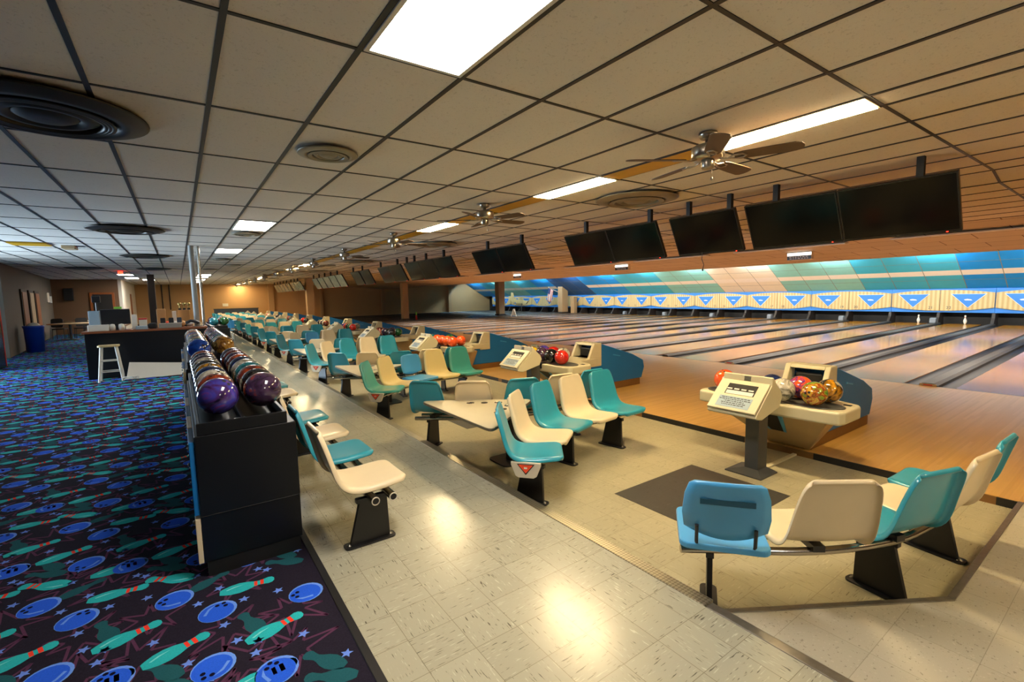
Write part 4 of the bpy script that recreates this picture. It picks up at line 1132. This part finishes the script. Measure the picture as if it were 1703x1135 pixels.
# ------------------------------------------------------------------ scoring consoles
def console():
    r = empty('scoring_console', (4.28, 0, ZP), None, 'scoring console', 'scoring consoles in front of the ball returns')
    b = MB(); b.prism([(-.15, -.17), (.15, -.17), (.15, .17), (-.15, .17)], 0, .012, 'z'); b.add([(-.15,-.17,.012),(.15,-.17,.012),(.15,.17,.012),(-.15,.17,.012),(-.0,-.065,.03),(.16,-.065,.03),(.16,.065,.03),(0,.065,.03)], [(0,1,5,4),(1,2,6,5),(2,3,7,6),(3,0,4,7),(4,5,6,7)])
    b.build('base_plate', M['greymetal'], r)
    MB().box(.0, -.064, .02, .165, .064, .65).build('column', M['greymetal'], r, bevel=.006)
    W = .225
    # side profile, x along the lanes, z up
    b = MB(); b.prism([(-.38, .615), (-.355, .60), (-.27, .585), (.03, .655), (.075, .74), (.05, .80), (-.03, .87), (-.09, .935), (-.105, .93), (-.115, .865), (-.36, .645)], -W, W, 'y')
    hd = b.build('console_head', M['beige'], r, bevel=.006)
    # faceplate lying on the slope
    p0 = Vector((-.375, 0, .645)); p1 = Vector((-.125, 0, .865)); d = (p1 - p0).normalized(); n = Vector((-d.z, 0, d.x))
    def on(name, m, t0, t1, ya, yb, h0, h1, parent, bev=0):
        L_ = (p1 - p0).length; a = p0 + d * (L_ * t0); c = p0 + d * (L_ * t1)
        vs = []
        for h in (h0, h1):
            for q in (a, c):
                for y in (ya, yb): vs.append(q + n * h + Vector((0, y, 0)))
        g = MB(); g.add(vs, [(0,1,3,2), (4,6,7,5), (0,4,5,1), (1,5,7,3), (3,7,6,2), (2,6,4,0)])
        return g.build(name, m, parent, bevel=bev)
    fp = on('face_plate', M['beige'], -.02, 1, -W + .005, W - .005, .0, .022, hd, .005)
    on('display', M['vdark'], .50, .86, -W + .085, W - .10, .022, .0245, fp)
    kp = on('key_strip', M['white'], .50, .62, -W + .095, W - .11, .0245, .026, fp)
    for i in range(4): on('key', M['white'], .66, .70, -.12 + .065 * i, -.075 + .065 * i, .0245, .026, fp)
    npl = on('notice_plate', M['platebl'], .06, .42, -W + .075, W - .075, .022, .0245, fp)
    rr = random.Random(5)
    for row in range(5):
        t = .36 - .058 * row; w_ = (.13, .14, .09, .11, .10)[row]; y = -w_
        g = MB(); L_ = (p1 - p0).length
        first = True
        while y < w_:
            l = rr.uniform(.008, .03)
            a = p0 + d * (L_ * t); c = p0 + d * (L_ * (t + .025))
            vs = []
            for h in (.0245, .0252):
                for q in (a, c):
                    for yy in (y, min(y + l, w_)): vs.append(q + n * h + Vector((0, yy, 0)))
            g.add(vs, [(0,1,3,2), (4,6,7,5), (0,4,5,1), (1,5,7,3), (3,7,6,2), (2,6,4,0)])
            y += l + .006
        g.build('writing_line', M['ink'], npl)
    for i in range(5):
        g = MB(); zz = .880 + .009 * i; xx = -.116 + (zz - .865) * .15
        g.box(xx - .003, -.035, zz, xx + .001, .025, zz + .004); g.build('speaker_slot', M['ink'], hd)
    return r
c0_ = console()
for k in range(12):
    o = c0_ if k == 0 else copy_tree(c0_)
    o.location = (4.28, 2.215 + PER * k, ZP)
    o['label'] = 'cream scoring console on a grey post, ' + ('nearest the camera' if k == 0 else ORD[k] + ' from the camera')
tag(MB().box(4.45, 2.15, ZP, 5.06, 2.19, ZP + .02).build('cable_cover', M['beige'], bevel=.004), 'thin cream cable cover on the floor behind the nearest console', 'cable cover')

# ------------------------------------------------------------------ masking units over the pin decks
XM = 27.15
def masking(k, label):
    yc = 2.28 + PER * k + .30
    r = empty('masking_unit', (XM, yc, .47), label, 'masking unit', 'masking units over the pin decks')
    hw = PER / 2 - .004
    b = MB(); b.box(.02, -hw, 0, .12, hw, 1.02); b.build('backing_board', M['maskblue'], r, bevel=.004)
    for s in (-1, 1):
        pts = []
        nn = 10
        for t in range(nn + 1):
            q = t / nn; pts.append((s * q * (hw - .02), .97 - .13 * q ** 2.2))
        for t in range(nn, -1, -1):
            q = t / nn; pts.append((s * q * (hw - .02), .07 + .15 * q ** 2.2))
        pts = [(p[0] + s * .006, p[1]) for p in pts]
        if s > 0: pts = pts[::-1]
        b = MB(); b.prism(pts, -.035, .02, 'x'); pn = b.build('cream_panel', M['maskcream'], r, bevel=.008)
        tc = s * hw * .53
        b = MB(); b.prism([(tc - .56, .80), (tc, .20), (tc + .56, .80)], -.055, -.035, 'x'); b.prism([(tc - .525, .788), (tc, .222), (tc + .525, .788)], -.058, -.055, 'x', 1)
        bd = b.build('triangle_badge', [M['white'], M['maskblue']], pn)
        b = MB(); b.prism([(tc - .13, .52), (tc + .09, .52), (tc + .13, .56), (tc + .03, .585), (tc - .09, .565)], -.062, -.058, 'x'); b.build('badge_emblem', M['white'], bd)
        # lane number: seen from the players' side y runs to the left
        num = (22 if s < 0 else 21) - 2 * (k - 1)
        if num > 0:
            # at x = -0.04 facing -x, text right = -y
            Tx = Matrix.Translation((-.036, s * .30 - (0 if s < 0 else 0), .20 if s < 0 else .20)) @ Matrix.Rotation(R(-90), 4, 'Z') @ Matrix.Rotation(R(90), 4, 'X')
            put_text('lane_number', str(num), .17, M['ink'], pn, Tx, .002)
    return r
for k in range(-1, 12):
    a = 21 - 2 * (k - 1)
    o = masking(k, 'cream and blue masking unit numbered %d and %d over the pin decks' % (a, a + 1))
    if k == 10: pass
    if k >= 9: pass
# posts between the pin decks, dark sweep boards behind
for k in range(-2, 12):
    for h in (0, 1):
        y = sh(26.9, 2.28 + PER * k + h * PER / 2)
        b = MB(); b.prism([(26.75, .0), (26.85, .16), (26.95, .26), (27.0, .46), (27.6, .46), (27.6, -.1), (26.75, -.1)], y - .05, y + .05, 'y')
        struct(b.build('wall_kickback', M['darkpost']), 'brown kickback board between pin decks')
struct(MB().box(27.9, Y0, -.3, 28.0, Y1 + .5, 1.5).build('wall_pit', M['blackmatte']), 'black pit curtain behind the pins')
for k in range(-1, 7):
    y = sh(26.3, 2.28 + PER * k + .02)
    b = MB(); b.prism([(26.22, .045), (26.24, .20), (26.28, .27), (26.45, .27), (26.47, .045)], y - .105, y + .105, 'y')
    tag(b.build('lane_end_block', M['greyblock'], bevel=.02), 'grey rubber block on the divider, in front of masking unit %d and %d' % (21 - 2 * (k - 1), 22 - 2 * (k - 1)), 'block', 'grey blocks at the lane ends')
def pin(x, y, label):
    b = MB(); b.lathe([(.001, 0), (.026, 0), (.03, .02), (.048, .08), (.059, .12), (.05, .18), (.03, .235), (.023, .27), (.027, .31), (.032, .34), (.026, .37), (.001, .381)], n=18)
    b.lathe([(.0242, .255), (.0236, .266)], n=18, m=1); b.lathe([(.0240, .278), (.0255, .290)], n=18, m=1)
    o = b.build('bowling_pin', [M['white'], M['red']], None, (x, y, 0))
    return tag(o, label, 'bowling pin', 'bowling pins left on the decks')
pin(26.75, 5.08 , 'white bowling pin standing under masking panel 22')
pin(26.75, 6.6, 'dim white bowling pin standing under masking panel 21')
# ------------------------------------------------------------------ columns
def column(x, y, w, d, z0, z1, m, label, taper=0):
    r = empty('column', (x, y, z0), label, 'column', 'building columns')
    b = MB(); h = z1 - z0; t = taper
    b.add([(-w/2 + t, -d/2, 0), (w/2 - t, -d/2, 0), (w/2 - t, d/2, 0), (-w/2 + t, d/2, 0), (-w/2, -d/2, h), (w/2, -d/2, h), (w/2, d/2, h), (-w/2, d/2, h)], [(0,3,2,1),(4,5,6,7),(0,1,5,4),(1,2,6,5),(2,3,7,6),(3,0,4,7)])
    b.build('shaft', m, r, bevel=.01)
    b = MB(); b.box(-w/2 - .02, -d/2 - .02, 0, w/2 + .02, d/2 + .02, .12); b.build('base_band', M['darkpost'], r)
    return r
yc4 = 2.28 + PER * 8.5
column(6.75, 31.35, .42, .42, 0, 2.91, M['post'], 'tan column behind the ball returns, leftmost of the four tan columns')
column(13.05, yc4 + .15, .42, .40, .0, 2.60, M['post'], 'tan column standing among the lanes below the televisions')
column(21.2, yc4 + .25, .62, .55, .0, 3.3, M['post'], 'tan column among the far lanes, left of the flag', .06)
column(26.3, 29.75, .62, .55, .0, 3.0, M['post'], 'tan column beside the flag in front of the masking units')
column(26.6, 28.75, .35, .4, -.1, 1.35, M['post'], 'short tan pier right of the flag at the lane ends')
column(-.95, 27.7, .27, .27, ZC, HC, M['darkpost'], 'dark brown column behind the service counter')
# flag
r = empty('flag', (26.2, 30.9, 1.2), 'striped flag with a blue corner leaning from the tan column', 'flag')
b = MB(); b.tube([(0, -.9, .48), (-.25, .35, 1.02)], .02, 8); b.lathe([(.001, 0), (.03, .02), (.001, .06)], (-.25, .35, 1.02), 8); b.build('flagpole', M['woodlight'], r)
b = MB(); n = 13
vs = []; 
for i in range(n + 1):
    for j in range(8):
        q = j / 7
        u = i / n
        y = .30 - u * .62 + .25 * q * .9; x = -.26 + .04 * math.sin(u * 14 + q * 2); z = .98 - u * .27 - q * (1.12 - .1 * u)
        vs.append((x, y + .12 * q * math.sin(u * 3), z))
base = len(b.v); b.add(vs, [])
for i in range(n):
    for j in range(7):
        b.f.append([base + i*8 + j, base + (i+1)*8 + j, base + (i+1)*8 + j + 1, base + i*8 + j + 1]); b.m.append(2 if (j < 3 and i < 6) else (i % 2)); b.sm.append(True)
o = b.build('flag_cloth', [M['flagred'], M['flagwhite'], M['flagblue']], r)
so = o.modifiers.new('solid', 'SOLIDIFY'); so.thickness = .006
# white ramp and small things among the far lanes
r = empty('ball_ramp', (20.4, 28.6, 0), 'white A-shaped ramp standing on the far lanes', 'ramp')
b = MB()
for s in (-1, 1): 
    b = MB(); b.tube([(0, .34 * s, .01), (0, .05 * s, .55)], .03, 8); b.build('leg', M['white'], r)
b = MB(); b.prism([(-.22, .1), (.22, .1), (.08, .58), (-.08, .58)], .03, .06, 'x'); b.build('panel', M['white'], r, bevel=.01)
r = empty('spray_bottle', (13.75, yc4 - .15, 0), 'small red and green bottle at the foot of the tan column among the lanes', 'bottle')
b = MB(); b.lathe([(.001, 0), (.07, 0), (.07, .28), (.03, .34), (.001, .34)], n=14); b.build('body', M['red'], r)
b = MB(); b.lathe([(.001, .34), (.05, .34), (.05, .55), (.001, .57)], n=12); b.build('cap', M['green'], r)
# pinsetter arm standing open between units 3-4
r = empty('raised_masking_arm', (26.4, 36.6, .5), 'cream masking board propped open at the far lane ends', 'masking board')
b = MB(); b.prism([(-2.0, .55), (-.3, .62), (.9, 1.0), (1.2, .95), (.6, .42), (-1.6, .25)], -.05, .05, 'x'); b.build('board', M['maskcream'], r, bevel=.01)
b = MB(); b.box(-.02, -.9, -.62, .02, -.84, .45); b.build('prop_post', M['greymetal'], r)
b = MB(); b.prism([(.2, .8), (.7, .85), (.7, 1.35), (.3, 1.3)], -.09, -.05, 'x'); b.build('upright', M['maskcream'], r, bevel=.01)

# ------------------------------------------------------------------ service counter and the far left
b0 = empty('service_counter', (-1.62, 12.95, ZC), 'long black service counter with a copper brown edge', 'counter')
b = MB(); b.box(0, 0, .0, 2.12, .5, .955); b.build('front_panel', M['cabinet'], b0, bevel=.004)
b = MB(); b.box(.0, .5, 0, .35, 4.6, .955); b.build('side_panel', M['cabinet'], b0, bevel=.004)
b = MB(); b.box(-.04, -.04, .955, 2.14, .6, 1.0); b.build('countertop', M['copper'], b0, bevel=.006)
b = MB(); b.box(-.04, .605, .955, .45, 4.65, 1.0); b.build('return_top', M['copper'], b0, bevel=.006)
ZT = ZC + 1.0
# stool
r = empty('bar_stool', (-1.21, 12.5, ZC), 'pale wooden bar stool standing in front of the black counter', 'stool')
b = MB(); b.prism(rrect(.17, .15, .06), .70, .735, 'z'); b.build('seat', M['woodlight'], r, bevel=.008)
for sx in (-1, 1):
    for sy in (-1, 1):
        b = MB(); b.tube([(.185 * sx, .16 * sy, 0), (.115 * sx, .09 * sy, .70)], [.019, .021], 8); b.build('leg', M['white'], r)
for z in (.20, .42):
    f = .185 - .07 * z / .7; g = .16 - .07 * z / .7
    for sy in (-1, 1):
        b = MB(); b.tube([(-f, g * sy, z), (f, g * sy, z)], .012, 6); b.build('rung', M['white'], r)
    for sx in (-1, 1):
        b = MB(); b.tube([(f * sx, -g, z + .06), (f * sx, g, z + .06)], .012, 6); b.build('rung', M['white'], r)
# board on the floor leaning on the counter
o = MB().prism([(-.98, .0), (.05, .0), (.05, .33), (-.93, .46)], -.012, .012, 'y').build('white_board', M['white'], None, (0, 12.46, ZC), bevel=.003)
o.matrix_world = Matrix.Translation((0, 12.42, ZC)) @ Matrix.Rotation(R(-46), 4, 'X')
tag(o, 'white board leaning against the foot of the black counter', 'board')
b = MB()
rr = random.Random(2); pts = [(-.88 + .09 * math.sin(q * 1.1) + .05 * math.sin(q * 2.3), 12.27 + .06 * math.cos(q * 1.3), ZC + .012 + .07 * abs(math.sin(q * .7))) for q in [i * .35 for i in range(40)]]
b.tube(pts, .008, 6); tag(b.build('cable_bundle', M['white']), 'tangled white cable on the floor beside the leaning board', 'cable')
# grey posts on the counter end
for x, y, rad, m, lab in ((.335, 13.2, .055, 'shirt', 'thick grey post rising from the end of the counter to the ceiling'), (.475, 13.32, .03, 'chrome', 'thin chrome post beside the thick grey post on the counter')):
    r = empty('post', (x, y, ZT), lab, 'post', 'posts at the counter end')
    b = MB(); b.tube([(0, 0, 0), (0, 0, HC - ZT)], rad, 16); b.build('pole', M[m], r)
    b = MB(); b.lathe([(.001, .012), (rad + .03, .012), (rad + .03, 0), (.001, 0)], n=16); b.build('flange', M['chrome'], r)
def thingbox(name, x0, y0, z0, x1, y1, z1, m, label, cat, bev=.006, group=None):
    o = MB().box(-(x1-x0)/2, -(y1-y0)/2, 0, (x1-x0)/2, (y1-y0)/2, z1 - z0).build(name, M[m], None, ((x0+x1)/2, (y0+y1)/2, z0), bevel=bev)
    return tag(o, label, cat, group)
# register and monitor
r = empty('computer_monitor', (-1.12, 13.25, ZT), 'black computer monitor seen from behind on the counter', 'monitor')
b = MB(); b.prism(rrect(.12, .09, .03), 0, .02, 'z'); b.build('base', M['black'], r)
b = MB(); b.box(-.03, .02, .02, .03, .05, .25); b.build('stand', M['black'], r)
b = MB(); b.box(-.25, -.01, .12, .25, .03, .45); b.build('case', M['black'], r, bevel=.012)
thingbox('paper_tray', -1.56, 12.99, ZT, -1.22, 13.12, ZT + .13, 'white', 'white paper tray at the left end of the counter', 'tray')
thingbox('cash_register', -1.56, 13.25, ZT, -1.38, 13.5, ZT + .42, 'platebl', 'pale grey cash register behind the white paper tray', 'cash register')
r = empty('desk_lamp', (-1.42, 13.36, ZT + .42), 'dark card reader arm on top of the pale cash register', 'card reader')
b = MB(); b.tube([(0, 0, 0), (0, 0, .2)], .02, 8); b.build('arm', M['black'], r)
b = MB(); b.box(-.07, -.03, .18, .07, .03, .32); b.build('head', M['black'], r, bevel=.01)
thingbox('bottle_rack', -.85, 13.2, ZT, -.76, 13.3, ZT + .32, 'white', 'pale upright bottle rack right of the black monitor', 'rack')
thingbox('green_card', -1.13, 13.22, ZT + .455, -1.0, 13.24, ZT + .50, 'green', 'small bright green card on top of the monitor', 'card', .002)
for i, (x, z) in enumerate(((-1.31, .05), (-1.02, .05))):
    o = MB().lathe([(.001, 0), (.05, 0), (.055, .08), (.04, .13), (.001, .14)], n=14).build('cup', M['white'], None, (x + (.14 if i == 0 else 0), 13.05, ZT)); tag(o, ('white cup in front of the black monitor', 'white cup right of the black monitor')[i], 'cup', 'cups on the counter')
r = empty('paper_box', (-.66, 13.28, ZT), 'white box with a pink top standing on the counter', 'box')
b = MB(); b.box(-.07, -.06, 0, .07, .06, .22); b.build('carton', M['white'], r, bevel=.004)
b = MB(); b.box(-.072, -.062, .20, .072, .062, .235); b.build('lid', M['red'], r, bevel=.003)
thingbox('paper_stack', -.78, 12.99, ZT, -.58, 13.15, ZT + .07, 'platebl', 'pale blue paper stack on the middle of the counter', 'papers', .003)
thingbox('black_telephone', -.56, 13.1, ZT, -.42, 13.3, ZT + .12, 'black', 'black telephone beside the pale blue papers', 'telephone', .02)
thingbox('storage_tray', -.38, 13.05, ZT, .04, 13.35, ZT + .10, 'shirt', 'low grey tray on the right part of the counter', 'tray')
for i in range(3):
    r = empty('rental_shoe', (-.30 + .15 * i, 13.17, ZT + .10), ('black shoe in the grey tray, leftmost', 'black shoe in the grey tray, middle', 'blue black shoe in the grey tray, rightmost')[i], 'shoe', 'shoes on the counter tray')
    b = MB(); b.prism([(-.13, 0), (.13, 0), (.13, .04), (.05, .07), (-.02, .12), (-.13, .13)], -.045, .045, 'y'); b.build('upper', M['black'] if i < 2 else M['darkblue'], r, bevel=.012); r.rotation_euler = (0, 0, PI / 2)
    b = MB(); b.box(-.135, -.05, -.0, .135, .05, .012); b.build('sole', M['white'], r)
r = empty('tape_dispenser', (.21, 13.05, ZT), 'black curved tape dispenser left of the grey post', 'dispenser')
b = MB(); b.tube([(-.1, 0, .02), (-.08, 0, .1), (0, 0, .14), (.1, 0, .12), (.16, 0, .08)], .035, 10); b.build('body', M['black'], r)
thingbox('cardboard_box', -.42, 13.7, ZT - .2, -.25, 13.85, ZT + .42, 'cardboard', 'tall cardboard box behind the counter beside the dark brown column', 'box')
thingbox('cardboard_box', -.02, 13.9, ZT - .3, .22, 14.1, ZT + .38, 'cardboard', 'cardboard box behind the counter under the trophies', 'box')
thingbox('white_carton', -.13, 13.75, ZT - .3, -.05, 13.9, ZT + .36, 'white', 'narrow white carton between the two cardboard boxes', 'carton')
struct(MB().box(-1.2, 13.62, ZC, .5, 14.2, ZT - .3).build('trim_12', M['cabinet']), 'low back shelf of the counter')
for i, x in enumerate((.03, .12, .21)):
    r = empty('trophy', (x, 14.0, ZT + .381 if i < 2 else ZT + .381), ('gold trophy on the cardboard box, left', 'gold trophy on the cardboard box, middle', 'gold trophy on the cardboard box, right')[i], 'trophy', 'trophies behind the counter')
    b = MB(); b.box(-.03, -.03, 0, .03, .03, .04); b.build('plinth', M['black'], r)
    b = MB(); b.lathe([(.001, .04), (.02, .04), (.008, .07), (.01, .09), (.035, .13), (.04, .17), (.001, .16)], n=14); b.build('cup', M['gold'], r)
for i, (x, c) in enumerate(((-.23, 'orange'), (-.085, 'white'), (.06, 'cardboard'), (.205, 'paper'))):
    o = MB().sphere((0, 0, .07), .07, 14, 10).build('plush_toy', M[c], None, (x, 13.46, ZT)); tag(o, ('orange ball-shaped toy left of the grey post', 'white ball-shaped toy left of the grey post', 'tan ball-shaped toy left of the grey post', 'pale ball-shaped toy against the grey post')[i], 'toy', 'round toys on the counter')
# light blue chairs beyond the far rack
def plastic_chair(x, y, rz, label):
    r = empty('plastic_chair', (x, y, ZC), label, 'chair', 'light blue chairs')
    b = MB(); b.prism(rrect(.21, .21, .06), .43, .45, 'z'); b.build('seat', M['sky'], r, bevel=.006)
    b = MB(); b.prism(rrect(.20, .16, .06), -.01, .01, 'z', 0, Matrix.Translation((0, -.22, .66)) @ Matrix.Rotation(R(82), 4, 'X')); b.build('backrest', M['sky'], r, bevel=.006)
    for sx in (-1, 1):
        for sy in (-1, 1):
            b = MB(); b.tube([(.18 * sx, .18 * sy, .43), (.21 * sx, .22 * sy, 0)], .012, 6); b.build('leg', M['chrome'], r)
    r.rotation_euler = (0, 0, rz)
for i, (x, y) in enumerate(((1.25, 20.2), (1.5, 21.2), (1.35, 22.4))):
    plastic_chair(x, y, 2.6 + .3 * i, 'light blue chair on the concourse beyond the far ball rack, ' + ('nearest', 'middle', 'farthest')[i] + ' of three')
# dark partition at the end of the settee area
r = empty('end_partition', (2.2, 42.3, ZP), 'dark low partition closing the far end of the settee area', 'partition')
b = MB(); b.box(0, 0, 0, 3.0, .1, 1.05); b.build('panel', M['darkblue'], r, bevel=.01)
b = MB(); b.box(-.03, -.03, 1.05, 3.03, .13, 1.10); b.build('cap_rail', M['black'], r, bevel=.008)
# far wall fittings
def wallbox(name, x, y, z, w, h, d, m, label, cat):
    return tag(MB().box(-w/2, -d, 0, w/2, 0, h).build(name, M[m], None, (x, y, z), bevel=.008), label, cat)
wallbox('thermostat', 3.05, Y1 + .065, 1.2, .38, .22, .06, 'white', 'white control box on the tan far wall', 'wall box')
wallbox('wall_speaker', -4.6, 33.5, 1.82, .36, .64, .2, 'blackmatte', 'black loudspeaker on the brown wall at the far left', 'speaker')
b = MB(); b.box(-3.8, 33.42, 1.10, -2.78, 33.5, 2.22); struct(b.build('window_2', M['wood'], bevel=.01), 'orange wood frame of the dark serving window')
b = MB(); b.box(-3.68, 33.405, 1.15, -2.88, 33.43, 2.12); struct(b.build('window_3', M['vdark']), 'dark glass of the serving window')
for i, (y, z) in enumerate(((31.2, 1.75), (32.2, 1.72))):
    x = -4.228 - (y - 20.2) * .0772
    o = MB().box(0, -.22, 0, .05, .22, .45 if i == 0 else .32).build('wall_picture', M['white'] if i == 0 else M['paper'], None, (x + .012, y, z)); tag(o, ('white framed notice on the left wall, nearer the doors', 'smaller white notice on the left wall, nearer the corner')[i], 'notice', 'notices on the left wall')
def lwx(y): return -4.228 - (y - 20.2) * .0772
# wooden doors of the left wall
for i, (y0, y1, m) in enumerate(((23.4, 24.4, 'wood'), (25.2, 26.2, 'hull'), (26.8, 27.8, 'wood'))):
    for nm, m2, t, a0, a1, zt in (('frame', 'darkpost', .05, y0 - .1, y1 + .1, 2.2), ('leaf', m, .07, y0, y1, 2.1)):
        b = MB(); b.prism([(lwx(a0) - .02, a0), (lwx(a0) + t, a0), (lwx(a1) + t, a1), (lwx(a1) - .02, a1)], ZC, zt)
        struct(b.build('door_%d' % (i + 2) if nm == 'leaf' else 'trim_13', M[m2], bevel=.005), 'wooden door of the left wall' if nm == 'leaf' else 'dark frame of a wooden door')
# vending machine, bin
r = empty('vending_machine', (-4.15, 16.75, ZC), 'black glass fronted vending machine with a red side at the left edge', 'vending machine')
b = MB(); b.box(-.45, -.6, 0, .40, .6, 1.85); b.build('cabinet', M['blackmatte'], r, bevel=.01)
b = MB(); b.box(.40, -.6, 0, .43, .6, 1.85); b.build('door', M['screen'], r, bevel=.006)
b = MB(); b.box(-.45, .6, .02, .44, .64, 1.83); b.build('red_side', M['red'], r, bevel=.006)
r = empty('trash_bin', (-4.02, 22.2, ZC), 'blue plastic trash bin standing by the left wall', 'bin')
b = MB(); b.lathe([(.001, 0), (.22, 0), (.25, .80), (.27, .82), (.27, .88), (.23, .88), (.21, .3), (.001, .3)], n=24); b.build('body', M['bin'], r)
b = MB(); b.lathe([(.001, .82), (.2, .86), (.12, .96), (.001, .99)], n=10); b.build('liner_bag', M['white'], r)
# tables and chairs at the far left
def round_table(x, y, label, rad=.75):
    r = empty('round_table', (x, y, ZC), label, 'table', 'tables at the far left')
    b = MB(); b.lathe([(.001, .70), (rad, .70), (rad, .74), (.001, .74)], n=28); b.build('tabletop', M['hull'], r)
    b = MB(); b.tube([(0, 0, .03), (0, 0, .70)], .05, 10); b.build('leg', M['greymetal'], r)
    b = MB(); b.lathe([(.001, .0), (.3, .0), (.28, .03), (.001, .05)], n=18); b.build('foot', M['greymetal'], r)
round_table(-3.95, 28.2, 'tan round table against the left wall, beside black chairs')
round_table(-3.9, 31.6, 'tan table by the brown wall under the black loudspeaker')
for i, (x, y, rz) in enumerate(((-2.85, 28.5, 1.4), (-3.75, 29.35, .3), (-4.45, 29.3, -.2), (-2.9, 29.5, 2.0))):
    r = empty('stacking_chair', (x, y, ZC), 'black chair at the far left tables, ' + ORD[i] + ' from the aisle', 'chair', 'black chairs at the far left')
    b = MB(); b.prism(rrect(.22, .22, .05), .44, .49, 'z'); b.build('seat', M['blackmatte'], r)
    b = MB(); b.prism(rrect(.21, .2, .08), -.02, .02, 'z', 0, Matrix.Translation((0, -.23, .74)) @ Matrix.Rotation(R(82), 4, 'X')); b.build('backrest', M['blackmatte'], r)
    for sx in (-1, 1):
        for sy in (-1, 1):
            b = MB(); b.tube([(.19 * sx, .19 * sy, .45), (.21 * sx, .21 * sy, 0)], .012, 6); b.build('leg', M['black'], r)
    r.rotation_euler = (0, 0, rz)
# conduit pipes on the far wall behind the counter
for i, x in enumerate((-.9, -.45)):
    b = MB(); b.tube([(x, Y1 - .05, ZC + 1.0), (x, Y1 - .05, HC)], .04, 8); tag(b.build('wall_pipe', M['darkpost']), 'thin dark pipe on the far wall, ' + ('left' if i == 0 else 'right') + ' of two behind the counter', 'pipe', 'pipes on the far wall')

# ------------------------------------------------------------------ light and view
def area(name, loc, rot, sx, sy, power, color):
    l = bpy.data.lights.new(name, 'AREA'); l.shape = 'RECTANGLE'; l.size = sx; l.size_y = sy
    l.energy = power; l.color = color
    o = bpy.data.objects.new(name, l); COL.objects.link(o); o.location = loc; o.rotation_euler = rot
    return o
LP1, LP2, LP3 = 50, 66, 38
# daylight outside the glass entrance
area('daylight', (-7.6, 14.3, 1.0), (0, R(-105), 0), 2.2, 5.4, 650, (.62, .82, 1))
# fluorescent tubes hidden in the trough above the soffit edge and over the coloured wall
def tube_row(x, z, y0, n, step, L, em, label):
    for i in range(n):
        y = y0 + i * step
        r = empty('fluorescent_tube', (x, y, z), label + ', number ' + ORD[i] + ' from the near end' if i < len(ORD) else label, 'light tube', label + 's')
        b = MB(); b.tube([(0, -L/2, 0), (0, L/2, 0)], .02, 8); b.build('tube', em, r)
        b = MB(); b.box(-.06, -L/2 - .02, .03, .06, L/2 + .02, .08); b.build('batten', M['white'], r)
tube_row(24.35, 3.02, -1.5, 13, 3.6, 1.5, EM_TUBE, 'fluorescent tube over the coloured wall')
struct(MB().box(24.15, Y0, 2.9, 24.2, Y1 + .5, 3.36).build('trim_added_baffle', M['white']), 'added board shielding the tubes over the coloured wall')  # added unseen baffle, keeps the tubes out of the lane reflections
def added_lane_lamp(x, z, y, L, power, label, tilt=0, spread=140):  # unseen lamps added to brighten the lanes, masks and coloured wall
    r = empty('added_lane_lamp', (x, y, z), label, 'lamp', 'added louvred lamps over the lanes'); r.rotation_euler = (0, -tilt, 0)
    b = MB(); b.box(-.12, -L/2, .008, .12, L/2, .03); b.build('housing', M['white'], r)
    l = area('lamp', (0, 0, 0), (0, 0, 0), .2, L - .05, power, (1, .9, .76)); l.data.spread = R(spread); l.parent = r
for k in range(-1, 8):
    added_lane_lamp(16.1, 2.56, 2.28 + PER * k, 2.6, LP1, 'added louvred lamp hidden behind the soffit edge, number ' + ORD[k + 1], R(-6))
    added_lane_lamp(12.4, soffit_z(12.4) - .06, 2.28 + PER * k, 2.6, LP3, 'added louvred downlight set in the sloping soffit, number ' + ORD[k + 1], 0, 116)
    added_lane_lamp(19.5, 2.78, 2.28 + PER * k, 2.6, LP2, 'added louvred lamp hidden over the far part of the lanes, number ' + ORD[k + 1], R(48))
w = bpy.data.worlds.new('world'); scene.world = w; w.use_nodes = True
w.node_tree.nodes['Background'].inputs['Color'].default_value = (.35, .42, .5, 1)
w.node_tree.nodes['Background'].inputs['Strength'].default_value = .05
scene.view_settings.view_transform = 'Standard'
scene.view_settings.look = 'None'
scene.view_settings.exposure = 1.3
scene.view_settings.gamma = 1
scene.view_settings.use_curve_mapping = False
scene.cycles.max_bounces = 6; scene.cycles.diffuse_bounces = 4; scene.cycles.glossy_bounces = 3
scene.cycles.transmission_bounces = 2; scene.cycles.sample_clamp_indirect = 6
scene.cycles.caustics_reflective = False; scene.cycles.caustics_refractive = False
